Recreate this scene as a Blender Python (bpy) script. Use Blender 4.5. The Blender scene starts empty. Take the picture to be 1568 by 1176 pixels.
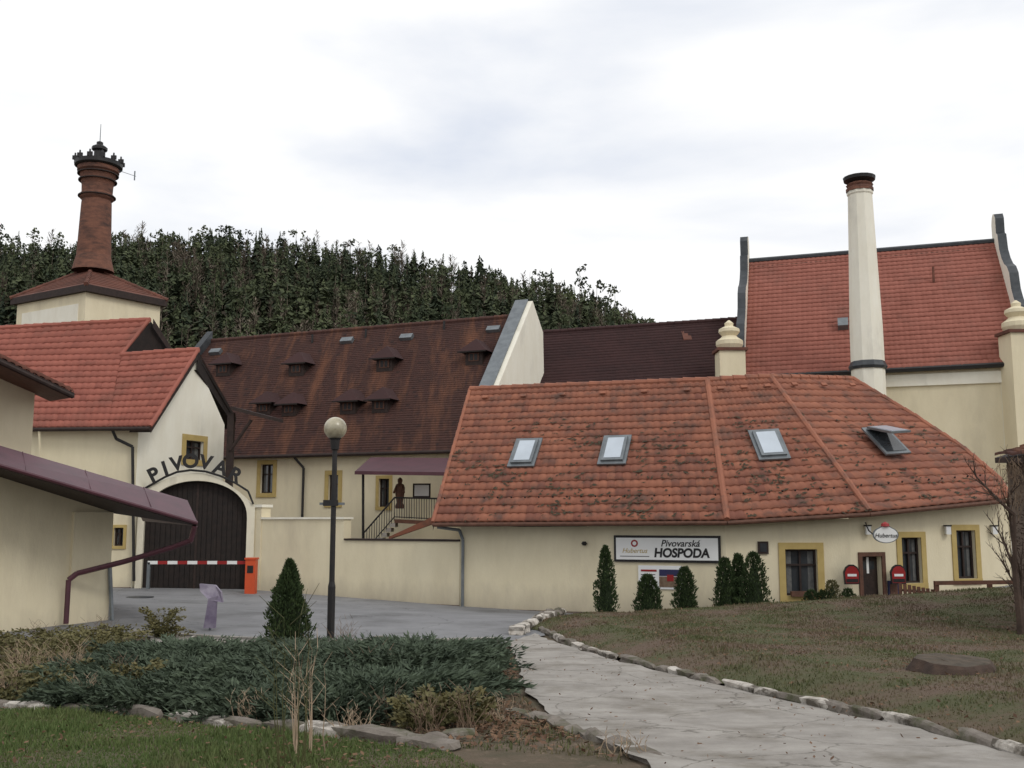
import bpy, math, random
import numpy as np
from mathutils import Vector, Matrix
from mathutils.geometry import delaunay_2d_cdt
random.seed(7); rng=np.random.default_rng(7)
CZ=3.05; F=1568.0; TH=math.atan(209/1568.0)
C=Vector((0,0,CZ))
def ray(u,v):
    a=(u-784)/F; b=(588-v)/F
    return Vector((a, math.cos(TH)-b*math.sin(TH), math.sin(TH)+b*math.cos(TH)))
def W(u,v,Y):
    d=ray(u,v); return C+d*(Y/d.y)
def sstep(t): 
    t=np.clip(t,0,1); return t*t*(3-2*t)
def h(x,y):
    base=np.interp(y,[-20,5,12,20,26,31,36,60,120],[1.5,1.4,.9,.66,.5,.2,.2,.2,.2])
    k=sstep((np.asarray(y)-20)/8.0)
    t=np.where(np.asarray(x)<3,-.03*(np.asarray(x)-3),.07*(np.asarray(x)-3))
    return base+k*np.clip(t,0,.9)
def hz(x,y): return float(h(x,y))
def G(u,v):
    d=ray(u,v); t=2.0
    while t<90:
        p=C+d*t
        if p.z<=hz(p.x,p.y): break
        t+=.05
    return Vector((p.x,p.y,hz(p.x,p.y)))
# ---------------------------------------------------------------- materials
def mat(name,c1,c2=None,scale=4,rough=.85,bump=0,bscale=30,metal=0,attr=0,c3=None,s3=1.2,t3=(.5,.65),stretch=(1,1,1),splash=None,spec=.3,crack=None,trans=0,rot=0):
    m=bpy.data.materials.new(name); m.use_nodes=True; nt=m.node_tree; N=nt.nodes; L=nt.links
    b=N['Principled BSDF']; b.inputs['Roughness'].default_value=rough; b.inputs['Metallic'].default_value=metal
    b.inputs['Specular IOR Level'].default_value=spec
    tc=N.new('ShaderNodeTexCoord'); mp=N.new('ShaderNodeMapping'); mp.inputs['Scale'].default_value=stretch; mp.inputs['Rotation'].default_value=(0,0,rot)
    L.new(tc.outputs['Object'],mp.inputs['Vector'])
    def noise(s,det=5):
        n=N.new('ShaderNodeTexNoise'); n.inputs['Scale'].default_value=s; n.inputs['Detail'].default_value=det
        n.inputs['Roughness'].default_value=.65; L.new(mp.outputs[0],n.inputs['Vector']); return n
    def mix(f,a,bb):
        x=N.new('ShaderNodeMix'); x.data_type='RGBA'
        if isinstance(f,float): x.inputs[0].default_value=f
        else: L.new(f,x.inputs[0])
        for i,q in ((6,a),(7,bb)):
            if isinstance(q,tuple): x.inputs[i].default_value=(*q,1)
            else: L.new(q,x.inputs[i])
        return x.outputs[2]
    c2=c2 or tuple(k*.75 for k in c1)
    n=noise(scale); mr=N.new('ShaderNodeMapRange'); mr.inputs[1].default_value=.33; mr.inputs[2].default_value=.67
    L.new(n.outputs[0],mr.inputs[0]); fac=mr.outputs[0]
    if attr>0:
        at=N.new('ShaderNodeAttribute'); at.attribute_name='rnd'
        m1=N.new('ShaderNodeMath'); m1.operation='MULTIPLY'; L.new(at.outputs['Fac'],m1.inputs[0]); m1.inputs[1].default_value=attr
        m2=N.new('ShaderNodeMath'); m2.operation='MULTIPLY_ADD'; L.new(fac,m2.inputs[0]); m2.inputs[1].default_value=1-attr; L.new(m1.outputs[0],m2.inputs[2]); fac=m2.outputs[0]
    col=mix(fac,c1,c2)
    if c3:
        n3=noise(s3,6); r3=N.new('ShaderNodeMapRange'); r3.inputs[1].default_value=t3[0]; r3.inputs[2].default_value=t3[1]
        L.new(n3.outputs[0],r3.inputs[0]); col=mix(r3.outputs[0],col,c3)
    if splash:
        z0,z1,sc=splash
        sp=N.new('ShaderNodeSeparateXYZ'); L.new(tc.outputs['Object'],sp.inputs[0])
        n4=noise(2.5,6); a1=N.new('ShaderNodeMath'); a1.operation='MULTIPLY_ADD'; L.new(n4.outputs[0],a1.inputs[0]); a1.inputs[1].default_value=-1.0; L.new(sp.outputs[2],a1.inputs[2])
        r4=N.new('ShaderNodeMapRange'); r4.inputs[1].default_value=z0-.5; r4.inputs[2].default_value=z1-.5; r4.inputs[3].default_value=.7; r4.inputs[4].default_value=0
        L.new(a1.outputs[0],r4.inputs[0]); col=mix(r4.outputs[0],col,sc)
    if crack:
        vo=N.new('ShaderNodeTexVoronoi'); vo.feature='DISTANCE_TO_EDGE'; vo.inputs['Scale'].default_value=crack[0]
        nn=noise(1.5); ad=N.new('ShaderNodeVectorMath'); ad.operation='MULTIPLY_ADD'; L.new(nn.outputs['Color'],ad.inputs[0]); ad.inputs[1].default_value=(.5,.5,.5); L.new(mp.outputs[0],ad.inputs[2])
        L.new(ad.outputs[0],vo.inputs['Vector'])
        r5=N.new('ShaderNodeMapRange'); r5.inputs[1].default_value=0; r5.inputs[2].default_value=crack[1]; r5.inputs[3].default_value=.7; r5.inputs[4].default_value=0
        L.new(vo.outputs['Distance'],r5.inputs[0]); col=mix(r5.outputs[0],col,crack[2])
    L.new(col,b.inputs['Base Color'])
    if bump:
        nb=noise(bscale,8); bu=N.new('ShaderNodeBump'); bu.inputs['Strength'].default_value=bump; bu.inputs['Distance'].default_value=.03
        L.new(nb.outputs[0],bu.inputs['Height']); L.new(bu.outputs[0],b.inputs['Normal'])
    if trans: b.inputs['Transmission Weight'].default_value=trans
    return m
cream=mat('cream_plaster',(.75,.67,.48),(.68,.60,.42),1.5,.9,.25,25,c3=(.56,.49,.35),s3=.6,t3=(.52,.8),stretch=(1,1,.35),splash=(.2,1.15,(.36,.31,.24)))
white=mat('white_plaster',(.82,.79,.68),(.75,.71,.59),1.5,.9,.2,25,stretch=(1,1,.4),c3=(.60,.57,.49),s3=.9,t3=(.56,.8))
portalm=mat('portal_plaster',(.75,.70,.56),(.66,.61,.48),1.5,.9,.25,25,stretch=(1,1,.4),c3=(.50,.46,.37),s3=1.4,t3=(.54,.78))
yellow=mat('ochre_trim',(.48,.36,.14),(.41,.30,.11),3,.8)
plinth=mat('plinth_render',(.20,.15,.12),(.12,.10,.085),3,.9,.3)
tileO=mat('orange_clay_tile',(.34,.135,.080),(.20,.078,.053),.9,.8,.25,40,attr=.45,c3=(.105,.066,.053),s3=1.5,t3=(.49,.74))
tileR=mat('red_clay_tile',(.34,.115,.082),(.24,.078,.057),.7,.8,.15,40,attr=.5,c3=(.17,.075,.055),s3=.7,t3=(.52,.85))
tileL=mat('light_red_tile',(.35,.130,.095),(.26,.092,.066),.7,.75,.15,40,attr=.5,c3=(.19,.085,.065),s3=.5,t3=(.5,.85))
tileB=mat('weathered_brown_tile',(.080,.036,.028),(.036,.021,.019),.5,.85,.3,30,attr=.4,c3=(.175,.075,.042),s3=.5,t3=(.49,.72),stretch=(2.4,.5,.3),rot=-.39)
tileD=mat('dark_maroon_tile',(.052,.023,.022),(.030,.015,.015),.5,.85,.2,30,attr=.5)
tileK=mat('rusty_tower_tile',(.17,.068,.047),(.09,.042,.031),.8,.85,.2,30)
moss=mat('roof_moss',(.045,.035,.025),(.07,.06,.035),5,.95,attr=.6)
wood=mat('dark_brown_wood',(.042,.026,.021),(.022,.015,.013),6,.7,.3,20)
gatew=mat('gate_boards',(.026,.018,.015),(.014,.011,.010),5,.75,.3,20)
woodm=mat('brown_wood',(.14,.065,.042),(.085,.042,.028),6,.7,.3,20)
black=mat('black_iron',(.015,.015,.016),(.025,.022,.02),8,.5)
grey=mat('zinc_sheet',(.22,.24,.25),(.15,.165,.175),3,.45,metal=.5)
lead=mat('dark_grey_capping',(.075,.08,.085),(.045,.05,.055),3,.5,metal=.3)
maroon=mat('maroon_sheet_metal',(.095,.030,.042),(.062,.02,.028),2,.45,metal=.1,spec=.5)
glass=mat('window_glass',(.03,.035,.04),(.05,.055,.06),1.5,.08,spec=.8)
skyglass=mat('skylight_glass',(.50,.56,.62),(.42,.47,.52),1,.12,spec=.8)
brick=mat('chimney_brick',(.21,.095,.062),(.12,.058,.042),2.2,.9,.4,12,c3=(.055,.035,.03),s3=.8,t3=(.48,.70),stretch=(1,1,3))
asphalt=mat('asphalt',(.24,.24,.245),(.18,.18,.185),.7,.9,.3,60,c3=(.13,.13,.13),s3=.5,t3=(.52,.72),crack=(.3,.006,(.07,.07,.07)))
concrete=mat('old_concrete',(.37,.345,.31),(.25,.23,.205),1.9,.92,.5,30,c3=(.16,.14,.11),s3=1.5,t3=(.50,.78),crack=(.7,.012,(.08,.07,.055)))
soil=mat('soil_and_leaf_litter',(.13,.095,.065),(.075,.065,.038),2.5,.95,.8,20,c3=(.20,.15,.105),s3=6,t3=(.55,.7))
lawnm=mat('spring_lawn',(.080,.085,.038),(.11,.090,.052),.8,.95,.8,30,c3=(.13,.092,.066),s3=.8,t3=(.44,.60))
grassm=mat('grass_blades',(.068,.088,.030),(.15,.13,.068),.8,.8,attr=.55,c3=(.145,.105,.07),s3=.8,t3=(.44,.60))
vergem=mat('green_grass_blades',(.055,.10,.022),(.13,.15,.055),.8,.8,attr=.6,c3=(.13,.11,.06),s3=1.4,t3=(.54,.72))
deadm=mat('dead_leaves',(.20,.12,.07),(.11,.062,.04),3,.9,attr=.8)
stone=mat('whitewashed_stone',(.62,.58,.52),(.38,.34,.29),5,.9,.8,14,c3=(.11,.095,.075),s3=2.3,t3=(.46,.57))
stone2=mat('field_stone',(.24,.21,.18),(.13,.11,.09),4,.9,.8,12,c3=(.09,.09,.05),s3=2.5,t3=(.48,.64))
juni=mat('juniper_foliage',(.018,.030,.018),(.092,.120,.075),.9,.8,attr=.8)
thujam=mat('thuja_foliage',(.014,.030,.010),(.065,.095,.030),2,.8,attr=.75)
leafm=mat('shrub_leaves',(.06,.062,.022),(.17,.145,.06),2,.7,attr=.75)
twigm=mat('bare_twigs',(.13,.085,.055),(.22,.16,.11),6,.9)
reedm=mat('dry_stems',(.38,.29,.20),(.26,.18,.12),5,.9,attr=.5)
needle=mat('spruce_forest',(.017,.027,.015),(.095,.110,.052),.045,.95,attr=.75)  # tones lightened, with distance haze put into the foliage colour
barem=mat('bare_larch',(.085,.065,.048),(.20,.165,.125),.05,.95,attr=.7)
bark=mat('bark',(.09,.06,.045),(.05,.035,.028),5,.95,.8,10)
stumptop=mat('cut_wood',(.11,.085,.062),(.06,.05,.038),6,.95,.3,20)
signw=mat('white_sign_face',(.78,.78,.76),(.74,.74,.72),1,.4)
redp=mat('red_sign_face',(.32,.025,.025),(.26,.02,.02),2,.4)
orangep=mat('orange_cabinet',(.62,.09,.03),(.5,.08,.03),2,.5)
bluep=mat('navy_sign_face',(.03,.03,.09),(.03,.03,.07),2,.4)
purple=mat('violet_banner',(.14,.11,.17),(.36,.33,.38),1.5,.6)
globe=mat('opal_globe',(.55,.50,.36),(.25,.22,.15),2.5,.25,spec=.6)
mat_core=mat('painted_inner_shade',(.012,.02,.008),(.02,.03,.012),8,.95)  # near-black green that paints the shade deep inside the shrubs
curt=mat('net_curtain',(.16,.16,.15),(.09,.09,.09),8,.7)
# ---------------------------------------------------------------- mesh tools
def empty(name,loc=(0,0,0)):
    e=bpy.data.objects.new(name,None); bpy.context.collection.objects.link(e); e.location=(0,0,0); e.empty_display_size=.5; return e
class MB:
    def __init__(s): s.v=[];s.f=[];s.mi=[];s.m=[]
    def idx(s,m):
        if m not in s.m: s.m.append(m)
        return s.m.index(m)
    def poly(s,pts,m):
        n=len(s.v); s.v+= [tuple(p) for p in pts]; s.f.append(tuple(range(n,n+len(pts)))); s.mi.append(s.idx(m))
    def mesh(s,vs,fs,m):
        n=len(s.v); s.v+=[tuple(p) for p in vs]; i=s.idx(m)
        for f in fs: s.f.append(tuple(k+n for k in f)); s.mi.append(i)
    def box(s,o,a,b,c,m):
        o=Vector(o);a=Vector(a);b=Vector(b);c=Vector(c)
        P=[o,o+a,o+a+b,o+b,o+c,o+a+c,o+a+b+c,o+b+c]
        s.mesh(P,[(0,3,2,1),(4,5,6,7),(0,1,5,4),(1,2,6,5),(2,3,7,6),(3,0,4,7)],m)
    def prism(s,pts,ext,m,m2=None):
        n=len(pts); ext=Vector(ext); P=[Vector(p) for p in pts]; Q=[p+ext for p in P]
        s.poly(P,m); s.poly(Q[::-1],m)
        for i in range(n):
            j=(i+1)%n; s.poly([P[i],P[j],Q[j],Q[i]],m2 or m)
    def tube(s,p0,p1,r0,r1,m,n=8,cap=True):
        p0=Vector(p0);p1=Vector(p1); d=(p1-p0)
        if d.length<1e-6:return
        d.normalize(); a=d.orthogonal().normalized(); b=d.cross(a)
        vs=[]
        for p,r in((p0,r0),(p1,r1)):
            for i in range(n):
                t=2*math.pi*i/n; vs.append(p+(a*math.cos(t)+b*math.sin(t))*r)
        fs=[(i,(i+1)%n,n+(i+1)%n,n+i) for i in range(n)]
        if cap: fs+=[tuple(range(n))[::-1],tuple(range(n,2*n))]
        s.mesh(vs,fs,m)
    def path(s,pts,r,m,n=8):
        for i in range(len(pts)-1): s.tube(pts[i],pts[i+1],r,r,m,n)
    def lathe(s,x,y,prof,m,n=20):
        vs=[];fs=[]
        for r,z in prof:
            for i in range(n):
                t=2*math.pi*(i+.5)/n; vs.append((x+r*math.cos(t),y+r*math.sin(t),z))
        for k in range(len(prof)-1):
            for i in range(n):
                j=(i+1)%n; fs.append((k*n+i,k*n+j,(k+1)*n+j,(k+1)*n+i))
        fs.append(tuple(range((len(prof)-1)*n,len(prof)*n)))
        s.mesh(vs,fs,m)
    def build(s,name,parent=None,smooth=False):
        me=bpy.data.meshes.new(name); me.from_pydata(s.v,[],s.f)
        for m in s.m: me.materials.append(m)
        me.polygons.foreach_set('material_index',s.mi)
        if smooth: me.polygons.foreach_set('use_smooth',[True]*len(s.f))
        me.update(); o=bpy.data.objects.new(name,me); bpy.context.collection.objects.link(o)
        if parent: o.parent=parent
        return o
def npmesh(name,V,Fa,m,parent=None,rnd=None,smooth=False):
    V=np.asarray(V,np.float32).reshape(-1,3); Fa=np.asarray(Fa,np.int32); k=Fa.shape[1]
    me=bpy.data.meshes.new(name); me.vertices.add(len(V)); me.vertices.foreach_set('co',V.ravel())
    me.loops.add(Fa.size); me.loops.foreach_set('vertex_index',Fa.ravel())
    me.polygons.add(len(Fa)); me.polygons.foreach_set('loop_start',np.arange(0,Fa.size,k,dtype=np.int32))
    me.polygons.foreach_set('loop_total',np.full(len(Fa),k,np.int32))
    me.update(calc_edges=True); me.validate()
    if smooth: me.polygons.foreach_set('use_smooth',[True]*len(me.polygons))
    if rnd is not None and len(rnd)==len(me.polygons):
        a=me.attributes.new('rnd','FLOAT','FACE'); a.data.foreach_set('value',np.asarray(rnd,np.float32))
    me.materials.append(m); o=bpy.data.objects.new(name,me); bpy.context.collection.objects.link(o)
    if parent: o.parent=parent
    return o
def kites(P,D,Ln,Wd,nrm=None):
    n=len(P); D=D/np.linalg.norm(D,axis=1)[:,None]; r=rng.normal(0,1,(n,3)) if nrm is None else nrm; S=np.cross(D,r); S/=np.linalg.norm(S,axis=1)[:,None]+1e-9
    Ln=Ln[:,None];Wd=Wd[:,None]
    return np.stack([P,P+D*Ln*.45+S*Wd,P+D*Ln,P+D*Ln*.45-S*Wd],1)
def finish(name,V,m,parent=None,rnd=None):
    n=len(V); return npmesh(name,V,np.arange(n*4).reshape(-1,4),m,parent,rng.random(n) if rnd is None else rnd)
def polyat(P,t):
    if len(P)==2: return P[0].lerp(P[1],t)
    Ls=[(P[i+1]-P[i]).length for i in range(len(P)-1)]; T=sum(Ls)*t
    for i,l in enumerate(Ls):
        if T<=l or i==len(Ls)-1: return P[i].lerp(P[i+1],min(1,T/l))
        T-=l
def tiles(name,Lp,Rp,rows,cols,m,parent,amp=.035,step=.045,dark=0,k=4):
    n0=(Rp[0]-Lp[0]).cross(Lp[-1]-Lp[0]).normalized()
    if n0.z<0: n0=-n0
    V=[];Fc=[];R=[]
    prof=[0,.7,1,.7] if k==4 else [0,1]
    for r in range(rows):
        ta=r/rows; tb=(r+1)/rows
        A0,A1=polyat(Lp,ta),polyat(Rp,ta); B0,B1=polyat(Lp,tb),polyat(Rp,tb)
        base=len(V); nc=cols*k+1
        jit=[random.uniform(-.012,.014) for _ in range(cols+1)]; rj=random.uniform(-.01,.01); rowt=random.uniform(0,.2)
        for (P0,P1,off) in ((A0,A1,0),(B0,B1,step),(B0,B1,-.01)):
            for c in range(nc):
                q=P0.lerp(P1,c/(nc-1)); q=q+n0*(off+amp*prof[c%k]+(jit[c//k]+rj if off>0 else 0)*min(1,step/.04)); V.append(q)
        for c in range(nc-1):
            if c%k==0:
                rr=random.random()*.75+rowt
                if dark and random.random()<dark*(.2+1.6*tb): rr=random.uniform(1.2,1.9)
            Fc.append((base+c,base+nc+c,base+nc+c+1,base+c+1)); R.append(rr)
            Fc.append((base+nc+c,base+2*nc+c,base+2*nc+c+1,base+nc+c+1)); R.append(rr)
    return npmesh(name,[tuple(p) for p in V],Fc,m,parent,R)
def mossbits(name,patches,n,parent):
    P=[];D=[];NN=[]
    for Lp,Rp in patches:
        n0=(Rp[0]-Lp[0]).cross(Lp[-1]-Lp[0]).normalized()
        if n0.z<0: n0=-n0
        for _ in range(n):
            t=min(.995,.25+.75*random.random()**.7); s=random.random()
            if math.sin(s*23+t*4)+math.sin(t*13-s*7)+random.gauss(0,.8)<.1: continue
            c=polyat(Lp,t).lerp(polyat(Rp,t),s); ex=(polyat(Rp,t)-polyat(Lp,t)).normalized(); ey=(Lp[-1]-Lp[0]).normalized()
            a=random.gauss(0,.7); 
            for _k in range(random.randint(1,3)):
                P.append(tuple(c+n0*.075+ex*random.gauss(0,.06)+ey*random.gauss(0,.02))); dd=ex*math.cos(a)+ey*math.sin(a)+n0*.05; D.append(tuple(dd)); NN.append(tuple(n0))
    n=len(P); finish(name,kites(np.array(P),np.array(D),rng.uniform(.06,.20,n),rng.uniform(.015,.04,n),np.array(NN)),moss,parent)
def ridge(mb,pts,m,r=.13,seg=.4):
    for i in range(len(pts)-1):
        a,b=pts[i],pts[i+1]; n=max(1,int((b-a).length/seg))
        for j in range(n): mb.tube(a.lerp(b,j/n)+Vector((0,0,random.uniform(-.01,.01))),a.lerp(b,(j+1.12)/n),r,r*.78,m,8)
class Wall:
    def __init__(s,a,b):
        s.p=Vector((a.x,a.y,0)); q=Vector((b.x,b.y,0)); s.len=(q-s.p).length; s.d=(q-s.p).normalized()
        s.n=Vector((s.d.y,-s.d.x,0))
        if s.n.dot(-s.p)<0: s.n=-s.n
    def hit(s,u,v):
        d=ray(u,v); t=(s.p-C).dot(s.n)/d.dot(s.n); q=C+d*t; return (q-s.p).dot(s.d),q.z
    def pt(s,a,z,d=0): return s.p+s.d*a+s.n*d+Vector((0,0,z))
    def box(s,mb,s0,s1,z0,z1,d0,d1,m): mb.box(s.pt(s0,z0,d0),s.d*(s1-s0),s.n*(d1-d0),Vector((0,0,z1-z0)),m)
    def pbox(s,mb,u0,v0,u1,v1,d0,d1,m):
        a,z1=s.hit(u0,(v0+v1)/2); b,_=s.hit(u1,(v0+v1)/2); _,zt=s.hit((u0+u1)/2,v0); _,zb=s.hit((u0+u1)/2,v1)
        s.box(mb,a,b,zb,zt,d0,d1,m); return a,b,zb,zt
    def sheet(s,mb,s0,s1,z0,z1,holes,m,dep=.22):
        S=sorted({s0,s1,*[x for k in holes for x in k[:2]]}); Z=sorted({z0,z1,*[x for k in holes for x in k[2:]]})
        for i in range(len(S)-1):
            for j in range(len(Z)-1):
                cs=(S[i]+S[i+1])/2; cz=(Z[j]+Z[j+1])/2
                if any(k[0]<cs<k[1] and k[2]<cz<k[3] for k in holes): continue
                mb.poly([s.pt(S[i],Z[j]),s.pt(S[i+1],Z[j]),s.pt(S[i+1],Z[j+1]),s.pt(S[i],Z[j+1])],m)
        for a,b,c,d in holes:
            for (p,q) in (((a,c),(b,c)),((b,c),(b,d)),((b,d),(a,d)),((a,d),(a,c))):
                mb.poly([s.pt(*p),s.pt(*q),s.pt(*q,-dep),s.pt(*p,-dep)],m)
    def window(s,mb,u0,v0,u1,v1,trim=yellow,tw=.13,fr=wood,mull=1,trans=1,curtain=True):
        um=(u0+u1)/2; vm=(v0+v1)/2
        a,_=s.hit(u0,vm); b,_=s.hit(u1,vm); _,zt=s.hit(um,v0); _,zb=s.hit(um,v1)
        if trim:
            s.box(mb,a-tw,b+tw,zt,zt+tw,0.001,.035,trim); s.box(mb,a-tw,b+tw,zb-tw,zb,0.001,.05,trim)
            s.box(mb,a-tw,a,zb,zt,0.001,.035,trim); s.box(mb,b,b+tw,zb,zt,0.001,.035,trim)
        s.box(mb,a,b,zb,zt,-.24,-.2,glass)
        if curtain: 
            s.box(mb,a+.06,a+(b-a)*.24,zb+.06,zt-.06,-.199,-.195,curt); s.box(mb,b-(b-a)*.24,b-.06,zb+.06,zt-.06,-.199,-.195,curt)
        w=.055
        s.box(mb,a,a+w,zb,zt,-.18,-.12,fr); s.box(mb,b-w,b,zb,zt,-.18,-.12,fr)
        s.box(mb,a+w,b-w,zb,zb+w,-.18,-.12,fr); s.box(mb,a+w,b-w,zt-w,zt,-.18,-.12,fr)
        for i in range(mull):
            c=a+(b-a)*(i+1)/(mull+1); s.box(mb,c-w/2,c+w/2,zb+w,zt-w,-.179,-.125,fr)
        if trans:
            z=zb+(zt-zb)*.66; s.box(mb,a+w,b-w,z-w/2,z+w/2,-.178,-.122,fr)
        return (a,b,zb,zt)
class Plane:
    def __init__(s,e0,e1,r0):
        s.o=e0; s.x=(e1-e0).normalized(); s.n=(e1-e0).cross(r0-e0).normalized()
        if s.n.z<0: s.n=-s.n
        s.y=s.n.cross(s.x).normalized()
        if s.y.z<0: s.y=-s.y
    def hit(s,u,v):
        d=ray(u,v); t=(s.o-C).dot(s.n)/d.dot(s.n); return C+d*t
def text(body,name,org,dx,dy,size,m,parent,ext=.01,align='CENTER',shear=0,xs=1,off=0):
    cu=bpy.data.curves.new(name,'FONT'); cu.body=body; cu.size=size; cu.extrude=ext; cu.align_x=align; cu.align_y='CENTER'; cu.shear=shear; cu.offset=off
    cu.materials.append(m); o=bpy.data.objects.new(name,cu); bpy.context.collection.objects.link(o)
    dx=Vector(dx).normalized(); dy=Vector(dy).normalized(); dz=dx.cross(dy)
    M=Matrix((dx*xs,dy,dz)).transposed().to_4x4(); M.translation=org; o.matrix_world=M
    if parent: o.parent=parent
    return o
UP=Vector((0,0,1))
# ---------------------------------------------------------------- ground
xs=np.concatenate([[-900,-500,-250,-150,-90,-60],np.arange(-45,45.1,.5),[60,90,150,250,500,900]])
ys=np.concatenate([[-60,-30,-12],np.arange(-5,60.1,.5),[75,100,130,200,300,500,900,1500]])
X,Y=np.meshgrid(xs,ys); Z=h(X,Y); nx=len(xs);ny=len(ys)
I=np.arange(nx*ny).reshape(ny,nx); Fq=np.stack([I[:-1,:-1],I[:-1,1:],I[1:,1:],I[1:,:-1]],-1).reshape(-1,4)
npmesh('ground',np.stack([X,Y,Z],-1).reshape(-1,3),Fq,soil,smooth=True)
def inpoly(px,py,P):
    r=np.zeros(px.shape,bool); n=len(P)
    for i in range(n):
        x0,y0=P[i];x1,y1=P[(i+1)%n]
        c=((y0>py)!=(y1>py))
        with np.errstate(divide='ignore',invalid='ignore'): xi=(x1-x0)*(py-y0)/(y1-y0+1e-12)+x0
        r^= c&(px<xi)
    return r
def edist(px,py,P):
    d=np.full(np.shape(px),1e9); n=len(P)
    for i in range(n):
        x0,y0=P[i];x1,y1=P[(i+1)%n]; dx=x1-x0;dy=y1-y0
        t=np.clip(((px-x0)*dx+(py-y0)*dy)/(dx*dx+dy*dy+1e-9),0,1)
        d=np.minimum(d,np.hypot(px-x0-t*dx,py-y0-t*dy))
    return d
def sheet(name,P,step,zf,m,jit=0):
    B=[]
    for i in range(len(P)):
        a=Vector(P[i]);b=Vector(P[(i+1)%len(P)]); n=max(1,int((b-a).length/step))
        for j in range(n):
            q=a.lerp(b,j/n)
            B.append(Vector((q.x+random.uniform(-jit,jit),q.y+random.uniform(-jit,jit))))
    x0=min(p.x for p in B);x1=max(p.x for p in B);y0=min(p.y for p in B);y1=max(p.y for p in B)
    gx,gy=np.meshgrid(np.arange(x0,x1,step),np.arange(y0,y1,step)); gx=gx.ravel();gy=gy.ravel()
    bp=[(p.x,p.y) for p in B]; k=inpoly(gx,gy,bp)&(edist(gx,gy,bp)>step*.4)
    pts=B+[Vector((a,b)) for a,b in zip(gx[k],gy[k])]
    r=delaunay_2d_cdt(pts,[],[list(range(len(B)))],1,1e-4)
    vv=[(p.x,p.y,float(zf(p.x,p.y))) for p in r[0]]
    me=bpy.data.meshes.new(name); me.from_pydata(vv,[],[tuple(f) for f in r[2]]); me.materials.append(m)
    me.polygons.foreach_set('use_smooth',[True]*len(me.polygons)); me.update()
    if me.polygons[0].normal.z<0: me.flip_normals()
    o=bpy.data.objects.new(name,me); bpy.context.collection.objects.link(o); return o
g2=lambda u,v:(G(u,v).x,G(u,v).y)
roadP=[g2(60,982),g2(200,975),g2(330,985),g2(480,990),g2(640,990),g2(770,987),g2(835,975),(.6,24.5),(1.7,27.8),(9,28.3),(16,29),(18,33),(12,36),(0,36),(-8,41),(-22,42),(-22,30),(-16,24)]
sheet('road',roadP,.5,lambda x,y:hz(x,y)+.03,asphalt)
pathL=[(775,986),(793,1010),(798,1055),(860,1112),(985,1172),(1040,1260),(1050,1450)]
pathR=[(1900,1300),(1700,1212),(1568,1168),(1400,1124),(1250,1090),(1075,1050),(900,1004),(820,974)]
pathP=[g2(*p) for p in pathL]+[(3.6,2.5),(5.6,2.5)]+[g2(*p) for p in pathR[1:]]
sheet('footpath',pathP,.3,lambda x,y:hz(x,y)+.05+.012*math.sin(x*3.1)*math.sin(y*2.3),concrete,.05)
lawnP=[g2(1700,1205),g2(1568,1160),g2(1400,1117),g2(1250,1084),g2(1075,1044),g2(900,998),g2(824,968),(.3,23.6),(.6,25.6),(1.6,27.2),(4,27.6),(14,27.8),(26,28.5),(26,3),(6.2,3)]
def lz(x,y): return h(x,y)+.04+np.clip(edist(x,y,lawnP)*.22,0,.24)+.02*np.sin(np.asarray(x)*1.7)*np.sin(np.asarray(y)*1.3)*np.clip(edist(x,y,lawnP),0,1)
sheet('lawn',lawnP,.45,lambda x,y:float(lz(np.float64(x),np.float64(y))),lawnm,.03)
flP=[g2(-250,1080),g2(0,1092),g2(180,1102),g2(350,1122),g2(520,1140),g2(690,1160),g2(800,1230),(-.1,3),(-8,3),(-9,9)]
sheet('grass_verge',flP,.4,lambda x,y:hz(x,y)+.04,lawnm,.03)
def blades(name,P,n,zf,hmin,hmax,m,ymax=99,parent=None):
    x0=min(p[0] for p in P);x1=max(p[0] for p in P);y0=min(p[1] for p in P);y1=min(ymax,max(p[1] for p in P))
    q=rng.random(n*3); px=rng.uniform(x0,x1,n*3); py=y0+(y1-y0)*q**1.3
    vis=np.abs(px)<py*.53+.4
    k=inpoly(px,py,P)&vis; px=px[k][:n];py=py[k][:n]; n=len(px); z=zf(px,py)
    hh=rng.uniform(hmin,hmax,n)*(.7+.6*np.sin(px*2.3)*np.cos(py*1.9)**2); hh=np.maximum(hh,hmin*.6)
    a=rng.uniform(0,6.283,n); w=rng.uniform(.004,.009,n)*(1+py*.06); l=rng.uniform(0,.8,n)*hh; b=rng.uniform(0,6.283,n)
    V=np.empty((n,3,3)); V[:,0]=np.stack([px-np.cos(a)*w,py-np.sin(a)*w,z-.01],-1); V[:,1]=np.stack([px+np.cos(a)*w,py+np.sin(a)*w,z-.01],-1)
    V[:,2]=np.stack([px+np.cos(b)*l,py+np.sin(b)*l,z+hh],-1)
    return npmesh(name,V,np.arange(n*3).reshape(-1,3),m,parent,rng.random(n))
blades('grass',lawnP,100000,lz,.02,.06,grassm)
blades('grass',flP,60000,lambda x,y:h(x,y)+.04,.03,.08,vergem)
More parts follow.
